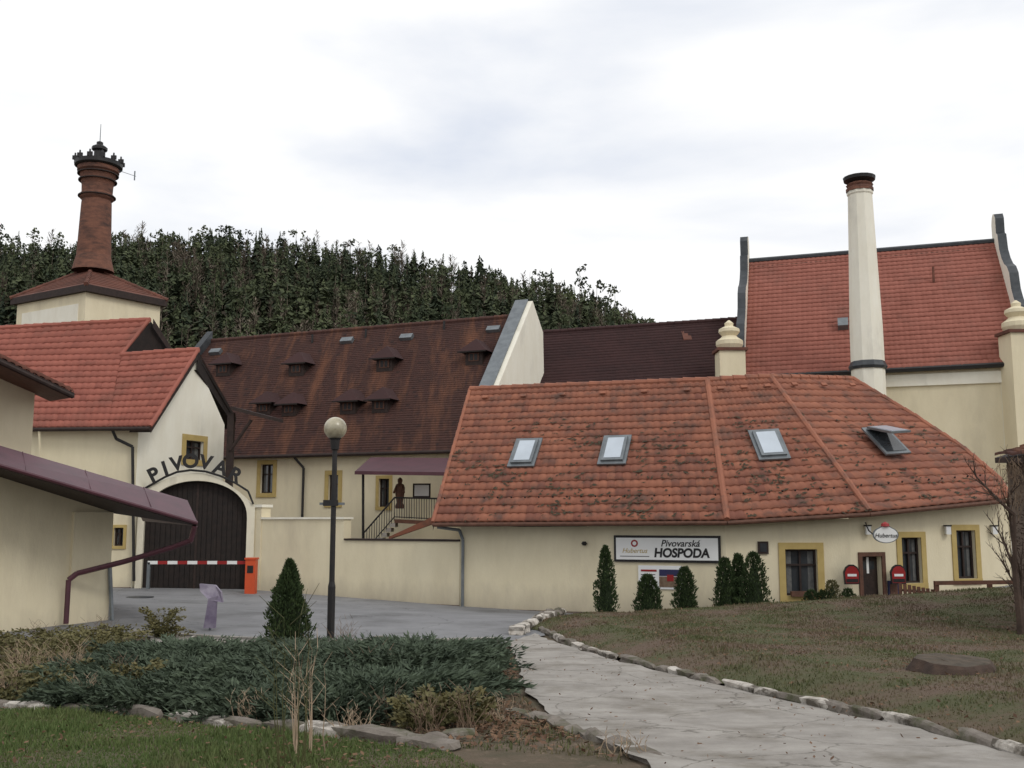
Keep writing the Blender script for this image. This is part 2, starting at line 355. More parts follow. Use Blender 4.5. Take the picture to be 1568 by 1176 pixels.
def litter(name,P,n,zf,s0=.02,s1=.045,m=deadm):
    x0=min(p[0] for p in P);x1=max(p[0] for p in P);y0=min(p[1] for p in P);y1=max(p[1] for p in P)
    px=rng.uniform(x0,x1,n*3);py=y0+(y1-y0)*rng.random(n*3)**1.3
    k=inpoly(px,py,P)&(np.abs(px)<py*.55)&(np.sin(px*1.9+1)*np.sin(py*1.3)+rng.normal(0,.5,n*3)>-.1); px=px[k][:n];py=py[k][:n]; n=len(px); z=zf(px,py)+rng.uniform(.02,.05,n)
    c=np.stack([px,py,z],-1); A=rng.normal(0,1,(n,3)); A[:,2]*=.35; A/=np.linalg.norm(A,axis=1)[:,None]; B=rng.normal(0,1,(n,3)); B[:,2]*=.35; B/=np.linalg.norm(B,axis=1)[:,None]
    s=rng.uniform(s0,s1,n)[:,None]; V=np.stack([c-A*s,c-B*s*.6,c+A*s,c+B*s*.6],1)
    return npmesh(name,V,np.arange(n*4).reshape(-1,4),m,None,rng.random(n))
bedP=[g2(-100,1085),g2(0,1088),g2(180,1098),g2(350,1112),g2(520,1130),g2(700,1148),g2(900,1160),g2(960,1172),g2(850,1115),g2(795,1060),g2(790,1010),g2(770,990),g2(480,995),g2(200,990),g2(-100,980)]
litter('fallen_leaves',bedP,18000,lambda x,y:h(x,y))
litter('fallen_leaves',lawnP,9000,lz,.015,.035)
litter('fallen_leaves',flP,2500,lambda x,y:h(x,y)+.05,.012,.03)
litter('fallen_leaves',pathP,500,lambda x,y:h(x,y)+.045,.012,.028)
blades('grass',bedP,16000,lambda x,y:h(x,y),.03,.09,grassm)
import bmesh
def rock(mb,x,y,z,sx,sy,sz,ang,m):
    bm=bmesh.new(); bmesh.ops.create_icosphere(bm,subdivisions=2,radius=1)
    ca,sa=math.cos(ang),math.sin(ang); o=[random.uniform(0,6) for _ in range(3)]
    vs=[]
    for v in bm.verts:
        c=v.co; k=1+.14*math.sin(3*c.x+o[0])+.12*math.sin(4*c.y+o[1])+.10*math.sin(5*c.z+o[2])+random.uniform(-.04,.04)
        p=[max(-.72,min(.72,q))*k for q in c]
        px,py,pz=p[0]*sx,p[1]*sy,p[2]*sz
        vs.append((x+px*ca-py*sa,y+px*sa+py*ca,z+pz))
    mb.mesh(vs,[tuple(v.index for v in f.verts) for f in bm.faces],m); bm.free()
def stonerow(name,pix,m,s=.2,zoff=.04,gap=1.0,w=.12,hh=.09,skip=0):
    mb=MB(); P=[G(*p) for p in pix]
    for i in range(len(P)-1):
        a,b=P[i],P[i+1]; L=(b-a).length; ang=math.atan2(b.y-a.y,b.x-a.x); t=0
        while t<L:
            l=random.uniform(.55,1.5)*s; q=a.lerp(b,min(1,(t+l)/L))
            if random.random()>=skip: rock(mb,q.x+random.uniform(-.03,.03),q.y+random.uniform(-.03,.03),hz(q.x,q.y)+zoff,l*1.25,w*random.uniform(.8,1.2),hh*random.uniform(.8,1.2),ang+random.uniform(-.06,.06),random.choice([m,stone2]))
            t+=2*l*gap
    return mb.build(name,smooth=False)
stonerow('stone_edging',[(828,968),(900,1000),(1075,1046),(1250,1086),(1400,1118),(1568,1163),(1700,1208)],stone,.32,.05,1.02,w=.10,hh=.09)
stonerow('stone_edging',[(-100,1082),(0,1087),(180,1098),(350,1114),(520,1132),(700,1150)],stone,.30,.03,w=.13,hh=.11)
stonerow('stone_edging',[(780,1092),(830,1105),(900,1130),(1000,1168)],stone2,.2,.0,1.3)
stonerow('stone_edging',[(790,975),(830,955),(860,943)],stone,.2,.12,1.0,.18,.14)
stonerow('stone_edging',[(500,1120),(580,1128),(640,1140),(700,1130)],stone2,.2,.02,1.2,.14)
mb=MB()
for u,v in [(560,990),(585,985),(610,992),(300,985),(345,990),(400,988)]:
    p=G(u,v); rock(mb,p.x,p.y,p.z+.04,.25,.2,.12,random.random()*3,stone)
mb.build('boulders')
mb=MB(); K=[G(200,974),G(330,984),G(480,989),G(640,989),G(770,986)]
for a,b in zip(K,K[1:]):
    d=(b-a); n=Vector((-d.y,d.x,0)).normalized()*.14; mb.box(a-UP*.05,d,n,UP*.17,concrete)
mb.build('kerb')
sheet('pavement',[g2(230,977),g2(330,986),g2(480,991),g2(640,991),g2(640,999),g2(480,1002),g2(330,1000),g2(230,992)],.4,lambda x,y:hz(x,y)+.1,concrete)
p=G(214,916); mb=MB(); mb.lathe(p.x,p.y,[(.42,p.z+.03),(.42,p.z+.045),(.36,p.z+.046),(.02,p.z+.04)],lead,20); mb.build('manhole_cover')
p=G(1462,1062); z=float(lz(np.float64(p.x),np.float64(p.y)))
mb=MB(); nn_=26; vs=[];fs=[]
for k,(r_,dz) in enumerate(((.64,-.14),(.55,0),(.49,.09),(.46,.13),(.43,.14),(.2,.15))):
    for i in range(nn_):
        t=6.283*i/nn_; rr_=r_*(1+.07*math.sin(3*t+1)+.05*math.sin(7*t)*(k<4)+random.uniform(-.015,.015)); vs.append((p.x+rr_*math.cos(t),p.y+rr_*math.sin(t),z+dz+random.uniform(-.008,.008)+.02*math.sin(t)))
for k in range(5):
    for i in range(nn_): j=(i+1)%nn_; fs.append((k*nn_+i,k*nn_+j,(k+1)*nn_+j,(k+1)*nn_+i))
mb.mesh(vs,fs[:3*nn_],bark); mb.mesh(vs,fs[3*nn_:]+[tuple(range(5*nn_,6*nn_))],stumptop); mb.build('tree_stump')
# ---------------------------------------------------------------- tavern (curved front house)
H=empty('tavern_building')
wp=[W(705,865,33),W(1112,865,30.0),W(1303,865,30.1),W(1548,865,31.9)]
E=[W(663,800,32.5),W(1113,797,29.5),W(1330,784,29.6),W(1547,763,31.3)]
R=[W(720,597,37.3),W(1083,583,34.4),W(1180,578,34.6),W(1305,581,36.5)]
Redge=[R[3],W(1400,638,35.4),W(1475,688,33.9),W(1530,735,32.4),E[3]]
tiles('roof_tiles_a',[R[0],E[0]],[R[1],E[1]],19,36,tileO,H,dark=.09)
tiles('roof_tiles_b',[R[1],E[1]],[R[2],E[2]],19,15,tileO,H,dark=.09)
tiles('roof_tiles_c',[R[2],E[2]],Redge,19,15,tileO,H,dark=.07)
mossbits('moss_a',[([R[0],E[0]],[R[1],E[1]])],900,H); mossbits('moss_b',[([R[1],E[1]],[R[2],E[2]]),([R[2],E[2]],Redge)],380,H)
mb=MB()
ridge(mb,[p+UP*.02 for p in R],tileO); ridge(mb,[R[1]+UP*.03,E[1]+UP*.07],tileO,.11); ridge(mb,[R[2]+UP*.03,E[2]+UP*.07],tileO,.11); ridge(mb,[p+UP*.03 for p in Redge],tileO,.11); ridge(mb,[R[0]+UP*.03,E[0]+UP*.04],tileO,.08)
mb.build('ridge_tiles',H)
mb=MB(); dn=Vector((0,0,-.12))
for a,b in zip(E,E[1:]):
    i=E.index(a); mb.poly([a+dn,b+dn,R[i+1]+dn*2,R[i]+dn*2],wood)
back=[Vector((r.x+(r.x-e.x),r.y+(r.y-e.y),e.z)) for r,e in zip(R,E)]
for i in range(3): mb.poly([R[i],R[i+1],back[i+1],back[i]],tileO)
for i in range(3):
    mb.tube(E[i]+dn*.6+Vector((0,-.06,0)),E[i+1]+dn*.6+Vector((0,-.06,0)),.065,.065,woodm)
mb.poly([R[0]+dn,E[0]+dn,E[0]+dn*2.2,R[0]+dn*2.2],woodm)
mb.build('roof_underside_and_gutter',H)
mb=MB(); wa=Wall(wp[0],wp[1]);wb=Wall(wp[1],wp[2]);wc=Wall(wp[2],wp[3])
hb=wb.window(mb,1203,841,1252,912,tw=.19,mull=1); wb.pbox(mb,1210,905,1246,913,.0,.16,woodm)
hc=[wc.window(mb,1381,823,1411,893,tw=.17),wc.window(mb,1465,812,1494,886,tw=.17)]
a,z1=wc.hit(1319,852); b,_=wc.hit(1349,852); z0=hz(wp[2].x,wp[2].y)-.1
door=(a,b,z0,z1); wc.box(mb,a,b,z0,z1,-.24,-.2,wood); wc.box(mb,a-.12,a,z0,z1+.12,.001,.05,woodm); wc.box(mb,b,b+.12,z0,z1+.12,.001,.05,woodm); wc.box(mb,a,b,z1,z1+.12,.001,.05,woodm)
wc.box(mb,a+.1,b-.1,z0+1.0,z1-.15,-.199,-.19,glass); wc.box(mb,a+.3,b-.3,z0+1.35,z1-.5,-.189,-.18,signw)
wb.pbox(mb,1160,829,1176,848,.001,.06,wood); wb.pbox(mb,1163,832,1173,845,.06,.075,glass)
mb.build('windows_and_door',H)
mb=MB()
wa.sheet(mb,0,wa.len,-.4,3.0,[],cream); wb.sheet(mb,0,wb.len,-.4,3.1,[hb],cream); wc.sheet(mb,0,wc.len,-.4,3.55,hc+[door],cream)
bk=[Vector((p.x+1.6,p.y+9,0)) for p in wp]
g=[wa.pt(0,-.4),wa.pt(0,3.0),Vector((R[0].x+.3,R[0].y,R[0].z-.3)),Vector((bk[0].x,bk[0].y,3)),Vector((bk[0].x,bk[0].y,-.4))]; mb.poly(g,cream)
rr=[wc.pt(wc.len,-.4),Vector((bk[3].x,bk[3].y,-.4)),Vector((bk[3].x,bk[3].y,3)),R[3]-UP*.3]+[p-UP*.3+Vector((-.2,0,0)) for p in Redge[1:-1]]+[wc.pt(wc.len,3.5)]; mb.poly(rr,cream)
for w in (wa,wb): w.box(mb,0,w.len,-.4,.32,.001,.03,plinth)
s,z=wa.hit(896,832); mb.lathe(*(wa.pt(s,z,.1).xy),[(.05,z-.06),(.09,z),(.05,z+.06)],black,10)
mb.build('walls',H)
mb=MB()
pp=[E[0]+Vector((.15,0,-.15)),wa.pt(-.0,2.75,.1),wa.pt(.12,2.45,.09),wa.pt(.12,.2,.09)]; mb.path(pp,.05,grey)
for s_ in (1447,1325,1518):
    s1,z=wc.hit(s_,812) ; q=wc.pt(s1,z,.12); mb.box(q-Vector((.07,.07,.12)),(.14,0,0),(0,.14,0),(0,0,.24),signw); mb.box(q+Vector((-.09,-.09,.12)),(.18,0,0),(0,.18,0),(0,0,.04),black); mb.tube(q,wc.pt(s1,z,0),.02,.02,black,6)
mb.path([wa.pt(.3,2.9,.012),wa.pt(2.1,2.86,.012),wa.pt(4.2,2.88,.012)],.01,black,4)
mb.build('downpipe_and_lanterns',H)
mb=MB(); PA=Plane(E[0],E[1],R[0]); PB=Plane(E[1],E[2],R[1]); PC=Plane(E[2],E[3],R[2])
def skylight(mb,pl,u,v,w,hh,opening=0):
    c=pl.hit(u,v)+pl.n*.06; x=pl.x;y=pl.y;n=pl.n
    mb.box(c-x*(w/2+.1)-y*(hh/2+.12),x*(w+.2),y*(hh+.24),n*.06,grey)
    if opening:
        mb.box(c-x*w/2-y*hh/2+n*.06,x*w,y*hh,n*.02,glass)
        o=c-x*w/2+y*hh*.5+n*.1; yy=-(y*math.cos(opening)-n*math.sin(opening)); nn=n*math.cos(opening)+y*math.sin(opening)
        mb.box(o,x*w,yy*hh,nn*.07,grey); mb.box(o+x*.08+yy*.08+nn*.07,x*(w-.16),yy*(hh-.16),nn*.015,skyglass)
    else:
        mb.box(c-x*w/2-y*hh/2+n*.06,x*w,y*hh,n*.07,grey); mb.box(c-x*(w/2-.09)-y*(hh/2-.09)+n*.13,x*(w-.18),y*(hh-.18),n*.012,skyglass)
skylight(mb,PA,805,696,.72,1.15); skylight(mb,PA,942,692,.72,1.15); skylight(mb,PB,1177,684,.78,1.2); skylight(mb,PC,1355,678,.75,1.15,.5)
for i in range(3):
    for t,n in ((.10,6),(.86,20)):
        m_=n if i==0 else n//2
        for j in range(m_):
            s_=(j+.5)/m_; q=R[i].lerp(E[i],t).lerp(R[i+1].lerp(E[i+1],t),s_); pl=(PA,PB,PC)[i]
            wdt=.10 if t<.5 else .022
            q=q+pl.n*(.09 if i<2 else .13); mb.box(q-pl.x*wdt,pl.x*2*wdt,pl.y*wdt*1.4,pl.n*.06,tileO if t<.5 else wood)
mb.build('skylights',H)
S=empty('tavern_sign'); mb=MB()
a,b,zb,zt=wa.pbox(mb,941,820,1104,861,.02,.07,black); wa.box(mb,a+.07,b-.07,zb+.07,zt-.07,.07,.085,signw); mb.build('board',S)
w_=b-a; hh=zt-zb
text('Pivovarská','lettering_top',wa.pt(a+w_*.63,zb+hh*.70,.09),wa.d,UP,.27,black,S,.004,shear=.25,off=.004)
text('HOSPODA','lettering_main',wa.pt(a+w_*.64,zb+hh*.34,.09),wa.d,UP,.36,black,S,.004,shear=.12,off=.014,xs=.95)
text('Hubertus','lettering_script',wa.pt(a+w_*.2,zb+hh*.42,.09),wa.d,UP,.2,yellow,S,.004,shear=.3)
mb=MB(); q=wa.pt(a+w_*.2,zb+hh*.70,.088)
mb.poly([q+wa.d*.11*math.cos(t*.5236)+UP*.11*math.sin(t*.5236) for t in range(12)],redp); mb.poly([q+wa.n*.002+wa.d*.06*math.cos(t*.5236)+UP*.06*math.sin(t*.5236) for t in range(12)],signw); wa.box(mb,a+w_*.06,a+w_*.34,zb+hh*.2,zb+hh*.225,.086,.09,black); mb.build('emblem',S)
S=empty('notice_poster'); mb=MB(); wa.pbox(mb,978,866,1045,902,.01,.04,signw); wa.pbox(mb,1010,872,1042,882,.042,.05,bluep); wa.pbox(mb,1010,883,1042,899,.042,.05,twigm); wa.pbox(mb,982,872,1006,875,.042,.05,redp)
for k in range(5): wa.pbox(mb,982,879+k*4,1004,880+k*4,.042,.05,black)
wa.pbox(mb,1022,880,1032,890,.052,.056,redp); mb.build('panel',S)
def ovalsign(name,c,rx,ry,face,rim,txt):
    S=empty(name); mb=MB(); pts=[c+Vector((rx*math.cos(t*.2618),-.03,ry*math.sin(t*.2618)*(1+.15*(math.sin(t*.2618)>.9)))) for t in range(24)]
    mb.prism([p+(p-c)*.1+Vector((0,.012,0)) for p in pts],(0,.04,0),rim); mb.poly(pts,face)
    mb.build('face',S)
    if txt: text(txt,'lettering',c+Vector((0,-.04,-.02)),(1,0,0),UP,rx*.5,black if face is signw else signw,S,.003,shear=.2)
    return S,c
S,c=ovalsign('hanging_oval_sign',W(1356,819,29.0),.33,.21,signw,grey,'Hubertus'); mb=MB(); mb.path([W(1325,800,30.0),W(1330,812,29.5),c+Vector((-.33,.02,0))],.018,black,6); mb.lathe(c.x,c.y,[(.01,c.z+.2),(.12,c.z+.24),(.10,c.z+.31),(.02,c.z+.36)],redp,12); mb.build('bracket',S)
for wl,u in ((wb,1298),(wc,1364)):
    s_,z_=wl.hit(u,880); c=wl.pt(s_,z_,.35)
    S=empty('wall_mounted_sign'); mb=MB(); pts=[c+Vector((sx*.18,0,sz)) for sx,sz in ((-1,-.22),(1,-.22),(1.1,.08),(.8,.2),(.3,.26),(-.3,.26),(-.8,.2),(-1.1,.08))]
    mb.prism([p+(p-c)*.16 for p in pts],(0,.08,0),black); mb.poly([p+Vector((0,-.005,0)) for p in pts],redp); mb.box(c+Vector((-.13,-.012,-.03)),(.26,0,0),(0,.003,0),(0,0,.07),signw); mb.box(c+Vector((-.17,-.012,-.2)),(.34,0,0),(0,.003,0),(0,0,.1),black); mb.tube(c+Vector((.0,.05,.12)),wl.pt(s_,z_+.12,0),.02,.02,black,6); mb.build('plate',S)
S=empty('menu_board'); mb=MB(); s_,z_=wc.hit(1366,905); q=wc.pt(s_-.17,z_-.35,.02); mb.box(q,wc.d*.36,wc.n*.05,(0,0,.65),bluep); mb.box(q+wc.d*.05+wc.n*.051+UP*.06,wc.d*.26,wc.n*.01,(0,0,.5),woodm); mb.build('board',S)
# ---------------------------------------------------------------- compound wall
CW=empty('courtyard_wall'); mb=MB(); w=Wall(W(388,850,37.2),W(704,870,33.02))
s1,_=w.hit(526,830); s2,_=w.hit(400,830); _,zA=w.hit(460,795); _,zB=w.hit(600,828); _,zP=w.hit(384,777)
w.box(mb,s2,s1,-.3,zA,-.4,0,cream); w.box(mb,s1,w.len,-.3,zB,-.4,0,cream); w.box(mb,0,s2,-.3,zP,-.45,.04,cream)
w.box(mb,s2+.002,s1+.05,zA,zA+.07,-.46,.06,white); w.box(mb,s1+.052,w.len,zB,zB+.06,-.46,.06,wood); w.box(mb,-.05,s2+.05,zP,zP+.1,-.5,.09,white)
w.box(mb,0,w.len,-.3,.40,.041,.06,plinth)
mb.build('wall',CW)
# ---------------------------------------------------------------- gate portal
GP=empty('brewery_gate'); gw=Wall(W(205,840,36.2),W(392,840,37.1)); mb=MB()
sc,_=gw.hit(298,800); sl,_=gw.hit(219,830); sr,_=gw.hit(377,830); _,za=gw.hit(298,736); _,zs=gw.hit(298,794); _,zo=gw.hit(298,724); sL,_=gw.hit(209,830); sR,_=gw.hit(389,830); _,zsh=gw.hit(390,776); _,zsl=gw.hit(207,752)
hw=(sr-sl)/2; sc=(sl+sr)/2; n=24; inn=[];out=[]
for i in range(n+1):
    t=math.pi*i/n; inn.append((sc-hw*math.cos(t),zs+(za-zs)*math.sin(t)**.9)); hwo=(sR-sL)/2
    c_=math.cos(t); sh_=(zsl if c_>0 else zsh); out.append(((sL+sR)/2-hwo*c_,sh_+(zo-sh_)*(1-abs(c_)**1.7)))
inn=[(sl,.2)]+inn+[(sr,.2)]; out=[(sL,.2)]+out+[(sR,.2)]
for i in range(len(inn)-1):
    A,B,D,Cc=inn[i],inn[i+1],out[i+1],out[i]
    for d in (.0,-.45): mb.poly([gw.pt(*A,d),gw.pt(*B,d),gw.pt(*D,d),gw.pt(*Cc,d)],portalm)
    mb.poly([gw.pt(*A,0),gw.pt(*B,0),gw.pt(*B,-.45),gw.pt(*A,-.45)],portalm); mb.poly([gw.pt(*Cc,0),gw.pt(*D,0),gw.pt(*D,-.45),gw.pt(*Cc,-.45)],portalm)
mb.build('portal_arch',GP)
mb=MB(); mb.poly([gw.pt(*p,-.35) for p in inn],gatew)
ns=20
for i in range(ns):
    s0=sl+(sr-sl)*i/ns+.012; s1=sl+(sr-sl)*(i+1)/ns-.012; sm=(s0+s1)/2; q=max(0,1-((sm-sc)/hw)**2)**.5; gw.box(mb,s0,s1,.45,zs+(za-zs)*q-.06,-.349,-.325,gatew)
gw.box(mb,sc-.04,sc+.04,.45,za-.05,-.324,-.30,wood)
mb.build('gate_leaves',GP)
for ch,u,v,r in zip('PIVOVAR',(236,253,271,292,315,338,360),(728,718,711,707,709,717,728),(28,20,12,0,-10,-18,-28)):
    s,z=gw.hit(u,v); r=math.radians(r); dx=gw.d*math.cos(r)+UP*math.sin(r); dy=UP*math.cos(r)-gw.d*math.sin(r)
    text(ch,'letter_'+ch.lower(),gw.pt(s,z,.06),dx,dy,.68,black,GP,.03,off=.024)
mb=MB(); arc=[gw.pt(*gw.hit(u,v),.06) for u,v in ((208,760),(222,748),(236,740),(254,730),(271,723),(292,720),(315,722),(338,729),(361,740),(380,752),(388,772))]; mb.path(arc,.04,black,6); mb.build('letter_rail',GP)
S=empty('boom_barrier'); mb=MB(); 
for i in range(10):
    p0=W(226+i*15.2,864,35.4); p1=W(226+(i+1)*15.2,864,35.4); mb.box(p0,p1-p0,(0,.07,0),(0,0,.11),signw if i%2==0 else redp)
mb.build('boom',S); mb=MB(); p=W(382,905,35.3); mb.box(p-Vector((.17,0,.1)),(.34,0,0),(0,.35,0),(0,0,1.15),orangep); mb.box(p+Vector((-.2,-.03,1.05)),(.4,0,0),(0,.41,0),(0,0,.06),orangep); mb.box(p+Vector((-.1,-.012,.6)),(.2,0,0),(0,.01,0),(0,0,.25),black)
p=W(226,893,35.4); mb.box(p-Vector((.05,0,.2)),(.1,0,0),(0,.1,0),(0,0,.9),grey); mb.build('cabinet_and_rest',S)
# ---------------------------------------------------------------- gatehouse (left)
LB=empty('gatehouse'); e0=W(-90,656,36.2); e1=W(165,654,35.8); e2=W(231,653,35.7); r0=W(-90,509,41.6); r1=W(228,491,40.3); k1=W(186,545,39.1); k2=W(303,537,39.0)
tiles('roof_tiles_main',[r0,e0],[r1,k1,e1],17,26,tileR,LB,dark=.03); tiles('roof_tiles_low',[k1,e1],[k2,e2],12,9,tileR,LB,dark=.03)
mb=MB(); ridge(mb,[r0+UP*.03,r1+UP*.03],tileR); ridge(mb,[k1+UP*.03,k2+UP*.03],tileR); ridge(mb,[r1+UP*.03,k1+UP*.03],tileR,.09); ridge(mb,[k2+UP*.03,e2+UP*.04],tileR,.08); mb.build('ridge_tiles',LB)
mb=MB(); kb=W(256,534,41.4); kx=Vector((.12,-.1,0)); mb.poly([r1+kx-UP*.05,k1+kx+UP*.05,kb+kx],gatew); mb.poly([r1+kx*2+UP*.05,kb+kx*2+UP*.02,kb+kx*2-UP*.25,r1+kx*2-UP*.3],wood)
rb=W(362,640,42.0); 
q=[k2-UP*.05,rb,rb+Vector((-7,1.5,0)),k1+Vector((-1,1,-.1))]; mb.poly(q,tileR); mb.poly([p-UP*.16 for p in q],wood)
mb.poly([k2+UP*.02,rb,rb-UP*.45+Vector((-.1,0,0)),k2-UP*.75],gatew); mb.poly([k2,e2,e2-UP*.25,k2-UP*.35],wood)
mb.poly([k2-UP*.2,e2-UP*.2,e2-UP*.2+Vector((-.8,0.1,0)),k2-UP*.2+Vector((-.8,.1,0))],wood)
mb.poly([k2-UP*.75,rb-UP*.45,rb+Vector((-.9,0,-.45)),k2+Vector((-.9,0,-.75))],gatew)
mb.poly([r0,r1,r1+Vector((0,5,-4.6)),r0+Vector((0,5,-4.6))],tileR)
mb.tube(e0-UP*.08+Vector((0,-.08,0)),e2-UP*.08+Vector((0,-.08,0)),.07,.07,wood)
mb.build('gables_and_eaves',LB)
mb=MB(); fw=Wall(W(-90,760,36.35),W(207,760,36.3)); cn=fw.pt(fw.len,0); far=W(342,700,40.9)
gwll=Wall(cn,far)
w1=fw.window(mb,174,808,189,836,tw=.1); w2=gwll.window(mb,284,675,311,704,tw=.22,mull=1)
mb.build('windows',LB); mb=MB()
_,ze=fw.hit(100,657); fw.sheet(mb,0,fw.len,0,ze-.05,[w1],cream)
_,zr=gwll.hit(342,650); sa,zap=gwll.hit(299,556)
gwll.sheet(mb,0,gwll.len,0,min(ze,zr)-.05,[w2],white); zz=min(ze,zr)-.05
mb.poly([gwll.pt(0,zz),gwll.pt(gwll.len,zz),gwll.pt(gwll.len,zr),gwll.pt(sa,zap+.2)],white)
fw.box(mb,0,fw.len,0,.75,.001,.03,plinth)
mb.build('walls',LB)
mb=MB(); mb.path([W(172,658,35.75),W(178,672,36.0),W(203,684,36.1),W(205,890,36.1)],.055,black); mb.path([W(60,660,35.9),W(62,720,36.2)],.04,cream)
mb.build('downpipe',LB)
mb=MB(); a=W(353,625,38.4); b=W(414,641,38.4); mb.box(a-UP*.05,(b-a),(0,2.2,.1),(0,0,.13),wood); p=W(353,640,38.6)
mb.box(Vector((p.x-.12,p.y,W(353,775,38.6).z)),(.24,0,0),(0,.24,0),(0,0,p.z-W(353,775,38.6).z+.2),wood); mb.tube(W(353,690,38.6),W(385,643,38.6),.07,.07,wood,6); mb.build('side_canopy',LB)
# ---------------------------------------------------------------- brewery chimney tower
T=empty('brewery_chimney_tower'); c0=W(131,460,57.0); cl=W(27,460,60.5); cr=W(246,460,61.0); cb=cl+cr-c0
zt=W(131,434,57).z; mb=MB(); z0=0
foot=[Vector((p.x,p.y,0)) for p in (cl,c0,cr,cb)]
for i in range(4):
    a,b=foot[i],foot[(i+1)%4]; mb.poly([a,b,b+UP*zt,a+UP*zt],cream)
ww=Wall(foot[0],foot[1]); ww.box(mb,.6,ww.len-.6,zt-2.2,zt-1.1,.001,.04,white)
cc=(foot[0]+foot[2])/2; zr=W(140,408,59).z
mb.build('tower_walls',T); mb=MB(); ev=[cc+(p-cc)*1.1+UP*(zt-.1) for p in foot]; tp=[cc+(p-cc)*.2+UP*zr for p in foot]
for i in range(4):
    j=(i+1)%4; mb.poly([ev[i],ev[j],tp[j],tp[i]],tileK); mb.poly([ev[i],ev[j],ev[j]+UP*-.4,ev[i]+UP*-.4],wood); ridge(mb,[ev[i],tp[i]],tileK,.14)
    for kk in range(1,9):
        f=kk/9; a=ev[i].lerp(tp[i],f);b=ev[j].lerp(tp[j],f); mb.tube(a+UP*.01,b+UP*.01,.035,.035,tileK,4)
mb.poly([p-UP*.4 for p in ev],wood); mb.build('tower_roof',T)
sc_=cc.y/F
def zc(v): return W(143,v,cc.y).z
mb=MB(); X0=W(143,400,cc.y).x
prof=[(32,416),(28,400),(26,392),(24.5,350),(23,312),(22.5,308),(26,305),(26,299),(23.5,297),(24,285),(25.5,280),(27,272),(29,266),(32,264),(32,258)]
mb.lathe(X0,cc.y,[(w*sc_*.98,zc(v)) for w,v in prof],brick,28)
mb.lathe(X0,cc.y,[(33*sc_,zc(258)),(36*sc_,zc(256)),(36*sc_,zc(250)),(24*sc_,zc(249))],black,28)
for vv,rr_ in ((278,27.2),(268,29.2),(302,26.5)): mb.lathe(X0,cc.y,[(rr_*sc_,zc(vv+1)),(rr_*sc_+.07,zc(vv+.7)),(rr_*sc_+.07,zc(vv-.7)),(rr_*sc_,zc(vv-1))],wood,28)
mb.build('brick_stack',T)
mb=MB(); 
for i in range(12):
    t=i*math.pi/6; x=X0+35*sc_*math.cos(t); y=cc.y+35*sc_*math.sin(t); mb.tube((x,y,zc(251)),(x,y,zc(240)),.07,.05,black,5)
    mb.box((x-.16,y-.05,zc(250)),(.32,0,0),(0,.1,0),(0,0,.25),black)
mb.lathe(X0,cc.y,[(9*sc_,zc(252)),(8*sc_,zc(232)),(12*sc_,zc(230)),(12*sc_,zc(226)),(7*sc_,zc(223)),(.02,zc(220))],black,10)
mb.lathe(X0,cc.y,[(5*sc_,zc(230)),(5*sc_,zc(218)),(.01,zc(216))],black,8)
mb.tube((X0,cc.y,zc(225)),(X0,cc.y,zc(190)),.035,.02,grey,5); mb.tube((X0-35*sc_,cc.y,zc(240)),(X0+60*sc_,cc.y,zc(270)),.02,.02,grey,4); mb.tube((X0+58*sc_,cc.y,zc(262)),(X0+58*sc_,cc.y,zc(276)),.04,.04,grey,5)
mb.build('crown_and_aerial',T)
# ---------------------------------------------------------------- long brown roof building
LG=empty('brewery_long_building'); rl=W(325,523,58.0); rr2=W(803,484,51.0)
pd=Vector((rr2.x-rl.x,rr2.y-rl.y,0)); perp=Vector((pd.y,-pd.x,0)).normalized()*7.0
zev=W(450,701,50.0).z
el=Vector((rl.x,rl.y,0))+perp+UP*zev; er=Vector((rr2.x,rr2.y,0))+perp+UP*zev
tiles('roof_tiles',[rl,el],[rr2,er],60,100,tileB,LG,amp=.010,step=.018,k=2,dark=.04)
mb=MB(); ridge(mb,[rl+UP*.03,rr2+UP*.03],tileB,.14); mb.poly([rl,rr2,rr2-perp-UP*7,rl-perp-UP*7],tileB)
mb.tube(el-UP*.06+perp*.02,er-UP*.06+perp*.02,.08,.08,wood); mb.build('ridge',LG)
PM=Plane(el,er,rl); eh=(er-el).normalized(); oh=perp.normalized()
def dormer(mb,u,v,w,hh):
    c=PM.hit(u,v); a=c-eh*w/2+oh*.12-UP*.05
    mb.box(a,eh*w,-oh*(hh+.6),UP*hh,wood)
    mb.box(a+eh*w*.2+UP*hh*.25+oh*.01,eh*w*.6,oh*.02,UP*hh*.5,woodm); mb.box(a+eh*w*.28+UP*hh*.3+oh*.032,eh*w*.18,oh*.01,UP*hh*.4,black); mb.box(a+eh*w*.54+UP*hh*.3+oh*.032,eh*w*.18,oh*.01,UP*hh*.4,black)
    t=a+UP*hh; bb=-oh*(hh+w*.9+.7); ap=t+eh*w/2+UP*w*.62-oh*.25; L0=t-eh*w*.34-UP*.12+oh*.3; R0=t+eh*w*1.34-UP*.12+oh*.3; 
    mb.poly([L0,ap,ap+bb,L0+bb],tileD); mb.poly([R0,ap,ap+bb,R0+bb],tileD); mb.poly([L0,R0,ap],tileD); mb.poly([L0-UP*.01,R0-UP*.01,R0+bb-UP*.01,L0+bb-UP*.01],gatew); mb.poly([L0,R0,R0-UP*.07,L0-UP*.07],gatew)
mb=MB()
for u,v,s in ((343,575,1.05),(455,575,1.05),(590,568,1.05),(727,558,1.05),(405,634,.95),(444,636,.95),(534,633,1.0),(583,631,1.0)): dormer(mb,u,v,.85*s,.75*s)
mb.build('dormers',LG); mb=MB()
for u,v in ((332,541),(533,524),(624,519),(757,507)):
    c=PM.hit(u,v); mb.box(c-PM.x*.35-PM.y*.2+PM.n*.02,PM.x*.7,PM.y*.35,PM.n*.22,grey)
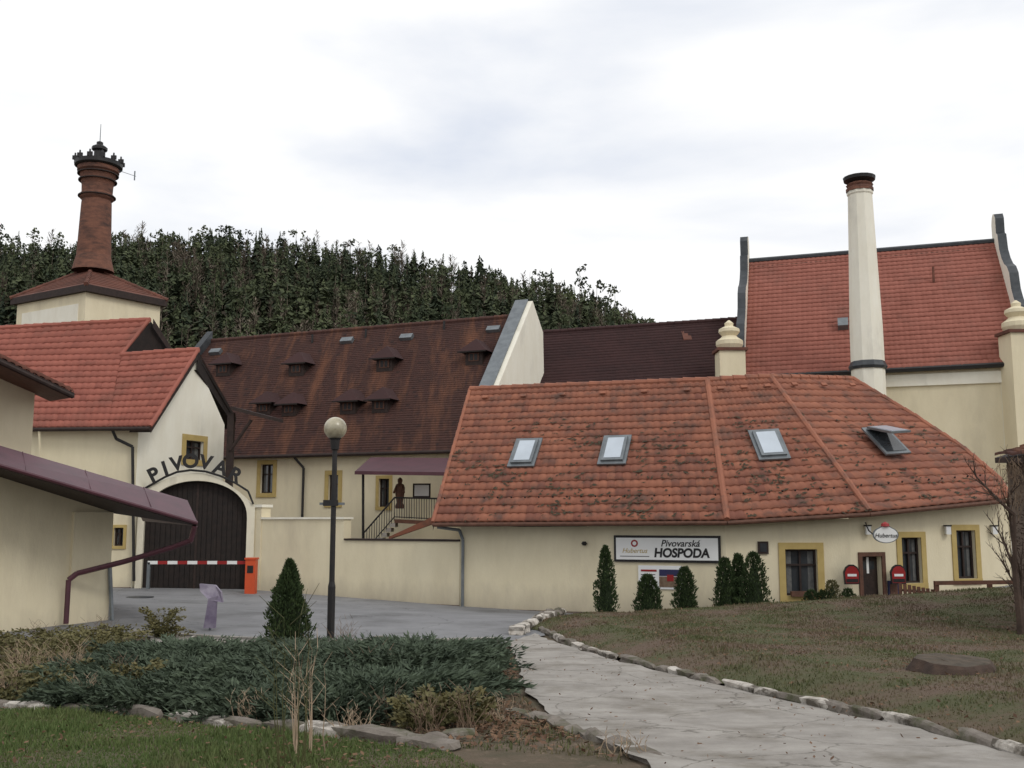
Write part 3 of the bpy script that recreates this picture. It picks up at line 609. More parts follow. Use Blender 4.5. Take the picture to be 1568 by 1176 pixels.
for (u0,v0) in ((478,520),(560,512),(680,500)): 
    c=PM.hit(u0,v0+6); mb.tube(c,c+UP*.5,.06,.06,black,6)
mb.build('roof_hatches',LG)
mb=MB(); lw=Wall(el-perp.normalized()*.4,er-perp.normalized()*.4); hs=[]
hs.append(lw.window(mb,399,711,418,755,tw=.2)); hs.append(lw.window(mb,503,727,518,770,tw=.2)); hs.append(lw.window(mb,580,733,596,776,tw=.15))
mb.build('windows',LG); mb=MB(); lw.sheet(mb,0,lw.len,0,zev,hs,cream); mb.build('walls',LG)
mb=MB()
for us in (466,): 
    s_,z_=lw.hit(us,740); mb.path([lw.pt(s_-.4,zev-.1,.3),lw.pt(s_,zev-.6,.1),lw.pt(s_,.2,.1)],.06,black)
mb.build('downpipes',LG)
mb=MB(); o=eh*.45
mb.prism([er-UP*6,er+UP*.35+oh*.15,rr2+UP*.75,rr2-perp*.22-UP*.6,rr2-perp*.3-UP*12],o,white)
q0=er+UP*.36+oh*.15; q1=rr2+UP*.78; mb.box(q0-eh*.5,q1-q0,eh*.7,UP*.08,grey); mb.box(q0-eh*.5-UP*.3,q1-q0,eh*.06,UP*.3,grey)
mb.box(el-eh*.4-UP*.2,rl-el,eh*.4,UP*.8,lead)
mb.build('fire_parapet',LG)
BA=empty('balcony_with_stairs'); mb=MB(); Yb=43.0
a=W(543,722,Yb-.6);b=W(700,724,Yb-1.6); mb.poly([a,b,b+Vector((0,2.6,.75)),a+Vector((.3,2.6,.75))],maroon); mb.poly([a-UP*.1,b-UP*.1,b+Vector((0,2.6,.6)),a+Vector((.3,2.6,.6))],wood); mb.box(a-UP*.12,b-a,(0,.05,0),(0,0,.14),maroon)
mb.tube(W(556,722,Yb-.3),W(556,840,Yb-.3),.06,.06,black,6); mb.build('canopy_roof',BA); mb=MB()
d0=W(604,795,Yb-.4);d1=W(700,800,Yb-1.4); mb.box(d0-UP*.15,d1-d0,(0,2,0),(0,0,.15),woodm)
t0=W(604,762,Yb-.4);t1=W(700,764,Yb-1.4); mb.tube(t0,t1,.035,.035,black,6); mb.tube(d0+UP*.1,d1+UP*.1,.02,.02,black,5)
for i in range(26): 
    f=i/25; mb.tube(t0.lerp(t1,f),(d0+UP*.05).lerp(d1+UP*.05,f),.018,.018,black,4)
g0=W(558,815,Yb-.4); g1=W(604,762,Yb-.4); mb.tube(g0,g1,.04,.04,black,6); mb.tube(g0-UP*.8,g1-UP*.8,.025,.025,black,6)
for i in range(13): q=g0.lerp(g1,i/12); mb.tube(q,q-UP*.95,.018,.018,black,4)
for i in range(7):
    q=g0.lerp(g1,i/7)-UP*1.0; mb.box(q,(.22,0,0),(0,1.1,0),(0,0,.16),concrete)
mb.build('railing_and_steps',BA)
mb=MB(); q=W(632,762,Yb+.6); mb.box(q,(.75,0,0),(0,.06,0),(0,0,.6),wood); mb.box(q+Vector((.07,-.02,.07)),(.61,0,0),(0,.02,0),(0,0,.46),signw); mb.build('notice_board',BA)
c=W(612,775,Yb+.3); mb=MB(); mb.lathe(c.x,c.y,[(.18,c.z-.1),(.2,c.z),(.13,c.z+.15),(.18,c.z+.4),(.22,c.z+.75),(.17,c.z+.9),(.08,c.z+.95),(.11,c.z+1.05),(.10,c.z+1.13),(.02,c.z+1.2)],woodm,12); mb.tube((c.x-.13,c.y-.1,c.z+.8),(c.x-.22,c.y-.3,c.z+.55),.06,.05,woodm,6); mb.tube((c.x+.13,c.y-.1,c.z+.8),(c.x+.2,c.y-.3,c.z+.55),.06,.05,woodm,6)
mb.build('carved_statue',None,True)
mb=MB(); a=W(595,822,41.5);b=W(665,790,41.5); mb.prism([a,b,b+Vector((0,0,-.3)),a+Vector((0,0,-.1))],(0,1.2,0),tileO); a2=W(600,826,41.7); mb.box(Vector((a2.x,a2.y,.2)),(2.6,0,0),(0,1.0,0),(0,0,a2.z-.2),cream); mb.build('cellar_entrance_roof',None)
DR=empty('brewery_rear_building'); a0=W(812,511,55.0);a1=W(1150,488,54.5); f_=Vector((0,-7.5,-7.5))
tiles('roof_tiles',[a0,a0+f_],[a1,a1+f_],44,80,tileD,DR,amp=.012,step=.02,k=2); mb=MB(); ridge(mb,[a0+UP*.03,a1+UP*.03],tileD,.14); mb.poly([a0,a1,a1+Vector((0,7,-7)),a0+Vector((0,7,-7))],tileD)
c=W(1043,507,54.2); mb.box(c-UP*.3,(.45,0,0),(0,-.7,-.6),(0,0,.35),tileK); b0=a0+f_;b1=a1+f_; mb.poly([Vector((b0.x,b0.y+.4,0)),Vector((b1.x,b1.y+.4,0)),b1+Vector((0,.4,0)),b0+Vector((0,.4,0))],cream); mb.build('ridge_and_walls',DR)
# ---------------------------------------------------------------- tall house on the right
TH_=empty('renaissance_house'); tl=W(1147,402,56.0);tr=W(1531,371,52.0); al=W(1140,577,50.0); ar=W(1569,555,46.0)
tiles('roof_tiles',[tl,al],[tr,ar],28,50,tileL,TH_,amp=.03,step=.035,dark=.01)
mb=MB(); 
def brd(a,b,m,r=.1): mb.tube(a,b,r,r,m,6)
brd(tl+UP*.1,tr+UP*.1,lead,.13); brd(al-UP*.05,ar-UP*.05,black,.12); brd(al+(tl-al)*.95,ar+(tr-ar)*.95,tileK,.05)
bv=(tl-al); bv.z=0; mb.poly([tl,tr,tr+bv+UP*-7,tl+bv+UP*-7],tileL); mb.build('ridge_and_gutter',TH_)
mb=MB(); inn_=bv.normalized()*.35; w0=Wall(al+inn_,ar+inn_); w0.sheet(mb,0,w0.len,0,al.z-.05,[],cream)
w0.box(mb,0,w0.len,al.z-.75,al.z-.2,.001,.12,white); s_,_=w0.hit(1541,640); w0.box(mb,s_-.15,s_+.15,0,al.z-.76,.001,.06,white)
lb=[al+inn_,tl-UP*.2,tl+bv-UP*7]; mb.poly([Vector((lb[0].x,lb[0].y,0)),lb[0],lb[1],lb[2],Vector((lb[2].x,lb[2].y,0))],cream)
rb_=[ar+inn_,tr-UP*.2,tr+bv-UP*7]; mb.poly([Vector((rb_[0].x,rb_[0].y,0)),rb_[0],rb_[1],rb_[2],Vector((rb_[2].x,rb_[2].y,0))],cream); mb.build('walls',TH_)
ed=(ar-al); ed.z=0; ed.normalize(); bh=bv.normalized(); bl=bv.length
def gable(e,rz):
    pr=[(0,-.3),(0,.9),(.5,1.1),(.9,rz*.30),(1.3,rz*.40),(1.9,rz*.46),(2.4,rz*.54),(2.7,rz*.66),(3.2,rz*.72),(3.9,rz*.76),(4.5,rz*.82),(bl*.80,rz*.9),(bl*.84,rz*1.02),(bl*.90,rz+.3),(bl*.90,rz+1.1),(bl*.94,rz+1.4),(bl+.0,rz+1.5),(bl*1.06,rz+1.4),(bl*1.1,rz+1.1),(bl*1.1,rz+.2),(bl*1.3,rz*.75),(bl*1.6,rz*.4),(bl*2,0),(bl*2,-2),(bl,-2)]
    return [e+bh*s+UP*z for s,z in pr]
mb=MB(); mb.prism(gable(al,tl.z-al.z),ed*-.42,white,lead); mb.prism([p+ed*.05 for p in gable(ar,tr.z-ar.z)],ed*.42,white,lead)
mb.build('ornamental_gables',TH_)
mb=MB()
for p in (W(1122,580,49.2),W(1571,556,45.4)):
    z=p.z; mb.box(Vector((p.x-.6,p.y,z-6)),(1.25,0,0),(0,1.2,0),(0,0,7.4),cream)
    mb.box(Vector((p.x-.72,p.y-.1,z+1.4)),(1.49,0,0),(0,1.4,0),(0,0,.14),tileK)
    mb.lathe(p.x+.02,p.y+.6,[(.55,z+1.55),(.66,z+1.75),(.66,z+1.95),(.45,z+2.1),(.35,z+2.2),(.52,z+2.4),(.5,z+2.55),(.2,z+2.7),(.22,z+2.85),(.04,z+3.0)],cream,16)
mb.build('corner_turrets',TH_)
p=W(1329,562,46.9); X0=p.x; Y0=p.y; zc2=lambda v:W(1329,v,Y0).z; s_=Y0/F; mb=MB()
mb.lathe(X0,Y0,[(25*s_,zc2(640)),(25*s_,zc2(560)),(24.5*s_,zc2(500)),(21*s_,zc2(390)),(18.5*s_,zc2(300)),(20*s_,zc2(298)),(20*s_,zc2(294))],white,10)
mb.lathe(X0,Y0,[(21*s_,zc2(294)),(21*s_,zc2(289)),(19*s_,zc2(287)),(21*s_,zc2(284)),(17*s_,zc2(281))],brick,12)
mb.lathe(X0,Y0,[(13*s_,zc2(282)),(24*s_,zc2(277)),(25*s_,zc2(272)),(14*s_,zc2(270))],black,16)
mb.lathe(X0,Y0,[(27*s_,zc2(566)),(29*s_,zc2(562)),(27*s_,zc2(558)),(25.2*s_,zc2(554))],lead,10)
mb.build('tall_chimney',TH_)
PT=Plane(al,ar,tl); mb=MB(); c=PT.hit(1293,506); mb.box(c-PT.x*.3,PT.x*.5,PT.y*.6,PT.n*.35,grey); c=PT.hit(1430,432); mb.tube(c,c+UP*.8,.06,.06,tileK,6); mb.build('roof_vents',TH_)
# ---------------------------------------------------------------- near left annex
NB=empty('annex_with_maroon_roof'); mb=MB(); nw=Wall(W(-110,880,20.8),W(166,880,24.2))
f0=W(-90,684,19.6);f1=W(302,799,23.0);g0_=W(-90,656,20.6);g1_=W(287,766,24.0)
mb.poly([f0,f1,g1_,g0_],maroon); mb.poly([g0_,g1_,g1_+Vector((-3,4.5,.3)),g0_+Vector((-3,4.5,.3))],maroon); dz=-UP*.09
mb.poly([f0,f1,f1+dz,f0+dz],wood); i0=nw.pt(0,0);i1=nw.pt(nw.len,0)
mb.poly([f0+dz,f1+dz,f1+dz+Vector((-.8,1.2,.12)),Vector((i1.x,i1.y+.2,W(166,793,24.2).z+.1)),Vector((i0.x,i0.y+.2,W(-110,710,20.8).z+.1))],wood)
mb.poly([f1+dz,g1_,g1_+Vector((-3,4.5,.2)),f1+dz+Vector((-3,5,.1))],maroon)
for t in (.3,.55,.8):
    a=f0.lerp(f1,t);b=g0_.lerp(g1_,t); mb.tube(a+UP*.01,b+UP*.01,.009,.009,maroon,5)
mb.tube(f0+dz*.3,f1+dz*.3+Vector((0,-.02,0)),.045,.045,maroon); mb.build('metal_roof',NB)
mb=MB(); ztop=W(166,793,24.2).z+.15; pts=[nw.pt(0,-.2),nw.pt(nw.len,-.2),nw.pt(nw.len,ztop),nw.pt(0,W(-110,712,20.8).z+.2)]; mb.prism(pts,-nw.n*5,cream)
nw.box(mb,nw.len-1.0,nw.len,.2,ztop-.02,.001,.08,cream)
mb.build('walls',NB)
mb=MB(); p=f1+dz; mb.path([p+Vector((-.05,0,0)),W(292,828,23.1),W(265,838,23.2),W(190,860,23.3),W(118,878,23.1),W(105,888,23.0),W(101,955,23.0)],.06,maroon)
mb.tube(W(168,862,24.1),W(172,965,24.1),.05,.05,grey,6); mb.build('downpipe_and_brackets',NB)
mb=MB(); uw=Wall(W(-110,640,23.5),W(51,640,25.5)); z0=W(0,700,24).z-1; mb.prism([uw.pt(0,z0),uw.pt(uw.len,z0),uw.pt(uw.len,W(51,590,25.5).z),uw.pt(0,W(-110,560,23.5).z)],-uw.n*5,cream)
mb.build('upper_walls',NB)
a0=W(-100,500,21.5);a1=W(113,601,24.6);b1=a1+Vector((-1.6,2.5,.55)); b0=a0+Vector((-1.6,2.5,.55))
tiles('upper_roof_tiles',[b0,a0],[b1,a1],7,18,tileK,NB); mb=MB(); mb.box(a0-UP*.13,a1-a0,Vector((0,.05,0)),UP*.12,wood); mb.tube(a0+Vector((0,-.05,-.1)),a1+Vector((0,-.05,-.1)),.06,.06,wood)
mb.poly([a0-UP*.12,a1-UP*.12,a1+Vector((-1.2,1.4,-.05)),a0+Vector((-1.2,1.4,-.05))],woodm); mb.poly([a1-UP*.12,a1,b1,b1-UP*.2],wood); mb.build('upper_eaves',NB)
# ---------------------------------------------------------------- right edge shed with creeper
SH=empty('creeper_covered_shed'); mb=MB(); q=W(1547,800,20.0); z0=hz(q.x,q.y); zs_=W(1540,700,20).z
mb.prism([Vector((q.x,q.y,z0-.2)),Vector((q.x+3,q.y,z0-.2)),Vector((q.x+4.6,q.y+3,z0-.2)),Vector((q.x+1.7,q.y+3,z0-.2))],(0,0,zs_-z0+.2),plinth); mb.build('walls',SH)
a=W(1523,697,19.6); tiles('roof_tiles',[a+Vector((1.6,1.6,.35)),a],[a+Vector((4,1.6,.35)),a+Vector((3.4,-.2,0))],5,10,tileB,SH); mb=MB(); mb.box(a-UP*.15,(3.4,-.2,0),(1.3,1.8,.25),(0,0,.1),wood); mb.build('eaves',SH)
TRK=empty('bare_creeper_tree'); mb=MB(); 
def limb(p,d,L,r,depth):
    q=p
    for k in range(4):
        d=(d+Vector((random.gauss(0,.07),random.gauss(0,.08),random.gauss(.03,.05)))).normalized(); n_=q+d*L/4
        mb.tube(q,n_,r*(1-.17*k),r*(1-.17*(k+1)),bark,5 if depth<2 else 3,False)
        if depth<3:
            for _ in range(2 if depth else 1): limb(n_,(d+Vector((random.gauss(.05,.35),random.gauss(0,.4),random.gauss(.1,.3)))).normalized(),L*.38,r*.42,depth+1)
        q=n_
p=W(1561,930,19.4); p.z=hz(p.x,p.y); limb(p,Vector((0,0,1)),2.5,.09,0); limb(p+Vector((.2,0,0)),Vector((.1,0,1)),2.7,.08,0); mb.build('trunk_and_limbs',TRK)
FE=empty('wooden_fence'); mb=MB()
for v in (896,912):
    a=W(1432,v,28.6);b=W(1600,v-2,28.2); mb.box(a,b-a,(0,.04,0),(0,0,.11),woodm)
for u in (1434,1516,1590):
    a=W(u,935,28.62); mb.box(a,(.11,0,0),(0,.11,0),(0,0,W(u,890,28.6).z-a.z),woodm)
for i in range(8):
    u=1378+i*7; t=893+i*1.2; a=W(u,930,29.0-i*.04); mb.box(a,(.09,0,0),(0,.025,0),(0,0,W(u,t,29).z-a.z),woodm)
mb.tube(W(1376,903,29.05),W(1432,908,28.75),.035,.035,woodm,5); mb.build('rails_and_pickets',FE)
def streetlamp(u,vb,vt,Yd=None):
    S=empty('street_lamp'); p=G(u,vb); Yl=p.y; X0=p.x; z=lambda v:W(u,v,Yl).z; s=Yl/F; mb=MB()
    mb.lathe(X0,Yl,[(.11,p.z-.1),(.11,p.z+.06),(.075,p.z+.1),(.075,p.z+1.1),(.055,p.z+1.2),(.05,z(690)),(.08,z(688)),(.10,z(674)),(.13,z(671)),(.05,z(670))],black,12)
    mb.build('post',S,False); mb=MB(); R_=17.5*s; zc_=z(656); mb.lathe(X0,Yl,[(R_*math.sin(t),zc_-R_*math.cos(t)) for t in [.35+i*(math.pi-.36)/14 for i in range(15)]],globe,24); mb.build('globe',S,True)
    mb=MB(); zz=z(771); mb.box(Vector((X0-.28,Yl-.03,zz-.03)),(.5,0,0),(0,.05,0),(0,0,.05),grey); mb.box(Vector((X0-.2,Yl-.07,zz-.05)),(.3,0,0),(0,.02,0),(0,0,.12),black); mb.build('bracket',S)
streetlamp(506,985,650)
S=empty('advertising_banner_stand'); p=G(318,968); mb=MB(); z=lambda v:W(318,v,p.y).z; q=p
mb.prism([(q.x-.1,q.y,z(962)),(q.x+.16,q.y,z(962)),(q.x+.20,q.y-.1,z(912)),(q.x+.02,q.y-.12,z(916))],(0,.06,0),purple)
mb.prism([(q.x-.22,q.y,z(894)),(q.x+.12,q.y,z(896)),(q.x+.28,q.y-.1,z(906)),(q.x+.32,q.y-.1,z(922)),(q.x+.02,q.y-.1,z(918)),(q.x-.2,q.y,z(905))],(0,.1,0),purple)
mb.tube((q.x+.02,q.y+.1,p.z),(q.x-.02,q.y+.1,z(900)),.03,.03,grey,6); mb.build('panel',S)
# ---------------------------------------------------------------- vegetation
def juniper(name,c,r,hh,nb=190,m=juni,ln=(.07,.15),wd=.013,k=20):
    Ps=[];Ds=[];Rs=[]
    for _ in range(nb):
        az=rng.uniform(0,6.283); L=r*rng.uniform(.4,1.12)
        rise=hh*rng.uniform(.3,1.2); o=np.array([c[0]+rng.normal(0,r*.22),c[1]+rng.normal(0,r*.22),c[2]]); d=np.array([math.cos(az),math.sin(az),0]); br=rng.uniform(0,.55)
        t=np.linspace(.15,1,k); t=np.repeat(t,4)
        P=o+d*(L*t)[:,None]; P[:,2]+=rise*np.sin(np.minimum(t*1.8,1.75))+.02
        P+=rng.normal(0,.025,P.shape)*(1.6-t)[:,None]; DD=d+np.array([0,0,.25])+rng.normal(0,.38,P.shape)
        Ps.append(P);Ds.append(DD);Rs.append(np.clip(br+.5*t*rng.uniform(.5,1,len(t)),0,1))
    P=np.concatenate(Ps);D=np.concatenate(Ds);n=len(P)
    return finish(name,kites(P,D,rng.uniform(*ln,n),np.full(n,wd)*rng.uniform(.7,1.4,n)),m,None,np.concatenate(Rs))
for u,v,r,hh in ((190,1062,1.1,.30),(255,1045,1.3,.33),(310,1075,1.1,.30),(340,1040,1.3,.36),(415,1068,1.1,.34),(400,1098,.8,.22),(480,1055,1.2,.38),(540,1092,.9,.28),(580,1055,1.2,.40),(620,1085,.9,.30),(650,1052,1.1,.42),(700,1066,.6,.24),(500,1105,.7,.2),(250,1090,.8,.22),(150,1082,.7,.2),(430,1030,1.2,.28),(560,1028,1.2,.3),(280,1022,1.2,.26),(650,1024,1.1,.32),(705,1034,.6,.28)):
    p=G(u,v); juniper('juniper_shrub',p,r,hh)
for u,v,r,hh,nb in ((700,1112,.4,.25,30),(650,1118,.35,.22,28),(30,1040,.8,.45,45),(90,1068,.7,.35,40),(130,1020,.8,.42,45),(205,1075,.4,.35,40),(20,1078,.7,.3,35),(250,984,.5,.55,45),(150,1000,.8,.35,45),(60,1005,.9,.4,45)):
    p=G(u,v); juniper('low_leafy_shrub',p,r,hh,nb,leafm,(.04,.08),.017,12)
def conebush(name,x,y,z,hh,r,n=3200,m=thujam,power=.8,lf=.10):
    t=rng.random(n)**.9; rr=r*np.where(t<.22,.72+.28*t/.22,(1-(t-.22)/.78))**power
    a=rng.uniform(0,6.283,n); ph=rng.uniform(0,6,3); lump=1+.15*np.sin(a*3+t*9+ph[0])+.13*np.sin(a*5-t*14+ph[1])+.06*np.sin(t*40+ph[2])+rng.normal(0,.06,n); q=rng.uniform(.55,1,n)**.6*lump
    P=np.stack([x+np.cos(a)*rr*q,y+np.sin(a)*rr*q,z+t*hh],-1); D=np.stack([np.cos(a)*.6,np.sin(a)*.6,np.full(n,1.0)],-1)+rng.normal(0,.3,(n,3))
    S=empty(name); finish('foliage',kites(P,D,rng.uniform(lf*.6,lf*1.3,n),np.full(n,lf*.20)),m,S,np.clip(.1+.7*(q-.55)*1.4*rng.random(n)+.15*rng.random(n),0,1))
    mb=MB(); mb.tube((x,y,z-.1),(x,y,z+hh*.8),.05,.01,bark,6); 
    mb.lathe(x,y,[(r*.45,z+.06),(r*.62,z+hh*.2),(r*.45,z+hh*.5),(r*.18,z+hh*.78),(.01,z+hh*.9)],mat_core,9); mb.build('trunk_and_shade_core',S); return S  # solid dark core painted as inner shade behind the foliage
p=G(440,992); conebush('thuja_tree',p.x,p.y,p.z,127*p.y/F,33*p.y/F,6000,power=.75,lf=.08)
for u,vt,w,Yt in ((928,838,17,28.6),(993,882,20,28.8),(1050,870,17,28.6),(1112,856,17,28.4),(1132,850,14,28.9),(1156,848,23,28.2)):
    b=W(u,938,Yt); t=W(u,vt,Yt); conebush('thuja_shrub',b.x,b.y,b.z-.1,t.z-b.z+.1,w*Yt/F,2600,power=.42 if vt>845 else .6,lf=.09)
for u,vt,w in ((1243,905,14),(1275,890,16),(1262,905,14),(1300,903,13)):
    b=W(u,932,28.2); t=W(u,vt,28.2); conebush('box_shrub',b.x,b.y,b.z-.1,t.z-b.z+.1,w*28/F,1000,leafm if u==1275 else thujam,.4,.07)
def twigs(name,c,n,hh,spread,m,r=.007):
    mb=MB()
    for _ in range(n):
        a=random.uniform(0,6.28); sp=random.uniform(0,spread); p=Vector((c[0]+random.gauss(0,.08),c[1]+random.gauss(0,.08),c[2])); L=hh*random.uniform(.6,1.1); q=p
        for k in range(4):
            nq=q+Vector((math.cos(a)*sp*L/4+random.gauss(0,.02),math.sin(a)*sp*L/4+random.gauss(0,.02),L/4)); mb.tube(q,nq,r*(1-k*.22),r*(1-(k+1)*.22),m,4,False)
            if k>0:
                b=a+random.uniform(-1.2,1.2); mb.tube(nq,nq+Vector((math.cos(b)*L*.18,math.sin(b)*L*.18,L*.16)),r*.5,r*.25,m,3,False)
            q=nq
    mb.build(name)
p=G(462,1165); twigs('bare_shrub',p,11,.85,.2,reedm,.007); p=G(445,1185); twigs('bare_shrub',p,7,1.1,.12,leafm,.007)
for u,v,n,hh,sp,m_ in ((100,1060,50,.55,.5,reedm),(40,1060,45,.55,.6,reedm),(10,1075,30,.4,.5,reedm),(190,1070,30,.45,.5,twigm),(525,1000,25,.55,.5,twigm),(565,1060,20,.5,.5,twigm),(60,1000,30,.5,.6,twigm),(965,1160,14,.2,.6,reedm),(710,1120,20,.4,.6,twigm),(150,990,25,.5,.6,twigm),(650,1125,25,.35,.7,twigm),(590,1110,18,.35,.7,twigm),(380,1112,24,.3,.6,reedm),(130,1088,28,.35,.6,reedm),(760,1105,20,.25,.8,reedm),(540,1130,18,.28,.7,reedm)):
    twigs('bare_shrub',G(u,v),n,hh,sp,m_)
n=1800; q=W(1545,800,19.9); P=np.stack([q.x+rng.normal(0,.13,n)+rng.random(n)*.7,q.y-.05-rng.random(n)*.22,rng.uniform(hz(q.x,q.y),W(1540,705,19.9).z,n)],-1); finish('dry_creeper',kites(P,rng.normal(0,1,(n,3)),rng.uniform(.03,.08,n),np.full(n,.014)),bark)
mb=MB()
for i in range(40):
    p=W(1530+random.random()*40,random.uniform(695,720),19.5-random.random()*.2)
    for k in range(5):
        nq=p+Vector((random.gauss(-.02,.07),random.gauss(0,.03),-random.uniform(.08,.3))); mb.tube(p,nq,.005,.004,twigm,3,False); p=nq
mb.build('hanging_twigs')
# ---------------------------------------------------------------- hill and forest
YC=250.0
us=np.array([-400,-100,0,60,120,200,250,350,450,520,640,700,750,850,900,970,1010,1060,1200,1500,2200]); vsil=np.array([400,365,357,369,380,362,352,354,360,370,388,402,412,430,452,492,535,590,680,740,760])
xc=np.array([W(u,v,YC).x for u,v in zip(us,vsil)]); zcx=np.array([W(u,v,YC).z for u,v in zip(us,vsil)])-8.0
def hill(x,y):
    top=np.maximum(np.interp(x,xc,zcx),0); return .2+top*np.clip((y-95)/(YC-95),0,1)**.85*np.where(y>YC,np.maximum(.4,1-(y-YC)/350),1)
hx=np.linspace(-420,320,140); hy=np.concatenate([np.linspace(93,255,36),np.linspace(270,600,12)]); X,Y=np.meshgrid(hx,hy); Z=hill(X,Y)-.3
I=np.arange(X.size).reshape(X.shape); Fq=np.stack([I[:-1,:-1],I[:-1,1:],I[1:,1:],I[1:,:-1]],-1).reshape(-1,4)
forestfloor=mat('forest_floor',(.05,.042,.028),(.085,.07,.05),.1,.95)
npmesh('hill',np.stack([X,Y,Z],-1).reshape(-1,3),Fq,forestfloor,smooth=True)
def spruce(seed,nb=100,wid=.2,p=.8):
    # branches spiral at random heights so no regular tiers show; drooping kites, ragged outline
    r=np.random.default_rng(seed); V=[]
    for i in range(nb):
        t=.10+.89*((i+r.random())/nb)**.85; env=wid*(1-t)**p*(1+.25*math.sin(t*17+seed))+.012
        a=i*2.4+r.normal(0,.5); l=env*r.uniform(.45,1.2); d=np.array([math.cos(a),math.sin(a)]); s=np.array([-d[1],d[0]]); w=l*r.uniform(.28,.5); dr=l*r.uniform(-.05,.7); tw=r.normal(0,.02)
        V.append([[d[0]*l*.05,d[1]*l*.05,t+.03],[*(d*l*.55+s*w),t-dr*.4+tw],[*(d*l),t-dr],[*(d*l*.55-s*w),t-dr*.4-tw]])
    return np.array(V)
def pine(seed,lo=.5,nc=15,rad=.14):
    r=np.random.default_rng(seed); V=[]
    for i in range(nc):
        a=r.uniform(0,6.283); t=r.uniform(lo,.93); rr=rad*r.uniform(.2,1)*math.sin(math.pi*min(1,(t-lo+.08)/(1.05-lo)))**.6*1.5; c=np.array([math.cos(a)*rr,math.sin(a)*rr,t])
        for j in range(8):
            o=c+r.normal(0,.03,3); d=r.normal(0,1,3); d/=np.linalg.norm(d); s=np.cross(d,r.normal(0,1,3)); s/=np.linalg.norm(s); V.append([o-d*.038,o+s*.02,o+d*.038,o-s*.02])
    return np.array(V)
def baretree(seed):
    r=np.random.default_rng(seed); V=[]
    for i in range(54):
        a=r.uniform(0,6.283); t=r.uniform(.2,.95); l=.22*(1.08-t)**.8*r.uniform(.5,1.2)+.03; d=np.array([math.cos(a)*l,math.sin(a)*l,l*.9]); s=np.array([-math.sin(a),math.cos(a),0])*.008
        o=np.array([0,0,t]); V.append([o-s,o+d*.5-s*1.3,o+d,o+d*.5+s])
        for k in range(2):
            o2=o+d*r.uniform(.3,.8); d2=r.normal(0,1,3)*l*.3; d2[2]=abs(d2[2]); V.append([o2,o2+d2*.5+s*.8,o2+d2,o2+d2*.5-s*.8])
    return np.array(V)
def trunk(w=.011,top=.93): 
    V=[]
    for k in range(4):
        a=k*1.5708; b=a+1.5708; V.append([[math.cos(a)*w,math.sin(a)*w,-.05],[math.cos(b)*w,math.sin(b)*w,-.05],[math.cos(b)*w*.2,math.sin(b)*w*.2,top],[math.cos(a)*w*.2,math.sin(a)*w*.2,top]])
    return np.array(V)
S1=[spruce(i,84,.17+.03*(i%4),(.62,.8,1.0)[i%3]) for i in range(12)]; S2=[pine(i,.52 if i%2 else .3,15,.13+.03*(i%3)) for i in range(8)]; S3=[baretree(i) for i in range(5)]; TR=trunk()
green=[];gr=[];bare=[];brr=[];trk=[]
def add(x,y,kind,H_,br):
    z=hill(x,y)-.5; a=rng.uniform(0,6.283); ca,sa=math.cos(a),math.sin(a); wx=rng.uniform(.85,1.35)*(9/H_)**.4; Rm=np.array([[ca*wx,-sa*wx,0],[sa*wx,ca*wx,0],[0,0,1]])*H_; lx,ly=rng.normal(0,.03,2); lean=np.array([x,y,z])
    if kind==0: V=S1[rng.integers(12)]
    elif kind==1: V=S2[rng.integers(8)]
    else: V=S3[rng.integers(5)]
    Q=V@Rm.T+lean; Q[...,0]+=lx*(Q[...,2]-z); Q[...,1]+=ly*(Q[...,2]-z); rn=np.clip(br+rng.normal(0,.18,len(V)),0,1)
    if kind<2: green.append(Q);gr.append(rn)
    else: bare.append(Q);brr.append(rn)
    if kind>0 or rng.random()<.3:
        T_=TR@Rm.T+lean; T_[...,0]+=lx*(T_[...,2]-z); T_[...,1]+=ly*(T_[...,2]-z); trk.append(T_)
y=112.0
while y<262:
    sp=3.1*(y/180.0)**.3; x=-y*.56-4
    while x<y*.30:
        x+=sp*rng.uniform(.6,1.4); xx=x; yy=y+rng.normal(0,1.6)
        if hill(xx,yy)<(42/1568*yy) and xx<10: continue
        crest=yy>236
        if crest and rng.random()<.28: continue
        patch=math.sin(xx*.085+1)*math.sin(yy*.07)+.5*math.sin(xx*.21-yy*.11)
        q=rng.random()+.15*patch
        kind=1 if q<(.38 if crest else .26) else (2 if q>(.88 if patch<.2 else .72) else 0)
        H_=rng.uniform(6.0,11.0)*(rng.choice([.7,.85,1.0,1.15]) if crest else 1.0)
        if crest and rng.random()<.05: H_*=1.3
        add(xx,yy,kind,H_,float(np.clip(rng.uniform(.0,.9)**1.1+.3*patch+(.12 if kind==1 else 0),0,1)))
    y+=3.2
FO=empty('conifer_forest')
finish('conifer_crowns',np.concatenate(green),needle,FO,np.concatenate(gr)); finish('bare_crowns',np.concatenate(bare),barem,FO,np.concatenate(brr)); finish('trunks',np.concatenate(trk),barem,FO)
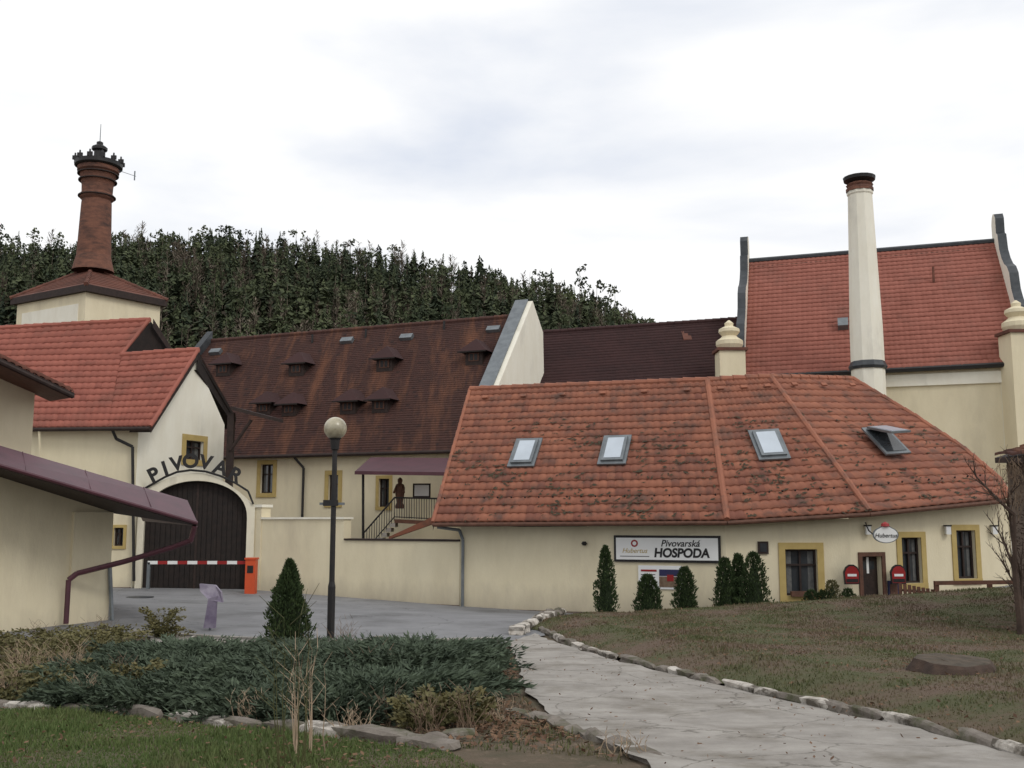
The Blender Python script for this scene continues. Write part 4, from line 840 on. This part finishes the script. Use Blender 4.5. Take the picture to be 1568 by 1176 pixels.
# ---------------------------------------------------------------- light, sky, camera
SE,SR=math.radians(42),math.radians(140)
sd=Vector((math.sin(SR)*math.cos(SE),math.cos(SR)*math.cos(SE),math.sin(SE)))
sl_=bpy.data.lights.new('sun','SUN'); sl_.energy=.9; sl_.angle=math.radians(18); sl_.color=(1,.97,.92); so_=bpy.data.objects.new('sun',sl_); bpy.context.collection.objects.link(so_)
so_.rotation_euler=sd.to_track_quat('Z','Y').to_euler()
wd=bpy.data.worlds.new('World'); bpy.context.scene.world=wd; wd.use_nodes=True; nt=wd.node_tree; N=nt.nodes; L=nt.links; bg=N['Background']
sk=N.new('ShaderNodeTexSky'); sk.sky_type='NISHITA'; sk.sun_disc=False; sk.sun_elevation=SE; sk.sun_rotation=SR; sk.dust_density=3
tc=N.new('ShaderNodeTexCoord'); mp=N.new('ShaderNodeMapping'); mp.inputs['Scale'].default_value=(1.0,1.0,3.4); mp.inputs['Location'].default_value=(.15,.1,1.25); L.new(tc.outputs['Generated'],mp.inputs[0])
no=N.new('ShaderNodeTexNoise'); no.inputs['Scale'].default_value=1.9; no.inputs['Detail'].default_value=7; no.inputs['Roughness'].default_value=.5; no.inputs['Distortion'].default_value=.2; L.new(mp.outputs[0],no.inputs[0])
cr_=N.new('ShaderNodeValToRGB'); cr_.color_ramp.elements[0].position=.34; cr_.color_ramp.elements[0].color=(7.6,8.1,9.1,1); cr_.color_ramp.elements[1].position=.53; cr_.color_ramp.elements[1].color=(10.8,10.8,10.8,1); L.new(no.outputs[0],cr_.inputs[0])
mx=N.new('ShaderNodeMix'); mx.data_type='RGBA'; mx.inputs[0].default_value=.95; L.new(sk.outputs[0],mx.inputs[6]); L.new(cr_.outputs[0],mx.inputs[7]); L.new(mx.outputs[2],bg.inputs[0]); bg.inputs[1].default_value=.1
cam=bpy.data.cameras.new('camera'); cam.lens=36; cam.sensor_width=36; cam.clip_end=3000; co=bpy.data.objects.new('camera',cam); bpy.context.collection.objects.link(co); co.location=C; co.rotation_euler=(math.pi/2+TH,0,0); bpy.context.scene.camera=co
vs=bpy.context.scene.view_settings; vs.view_transform='Standard'; vs.look='None'; vs.exposure=0
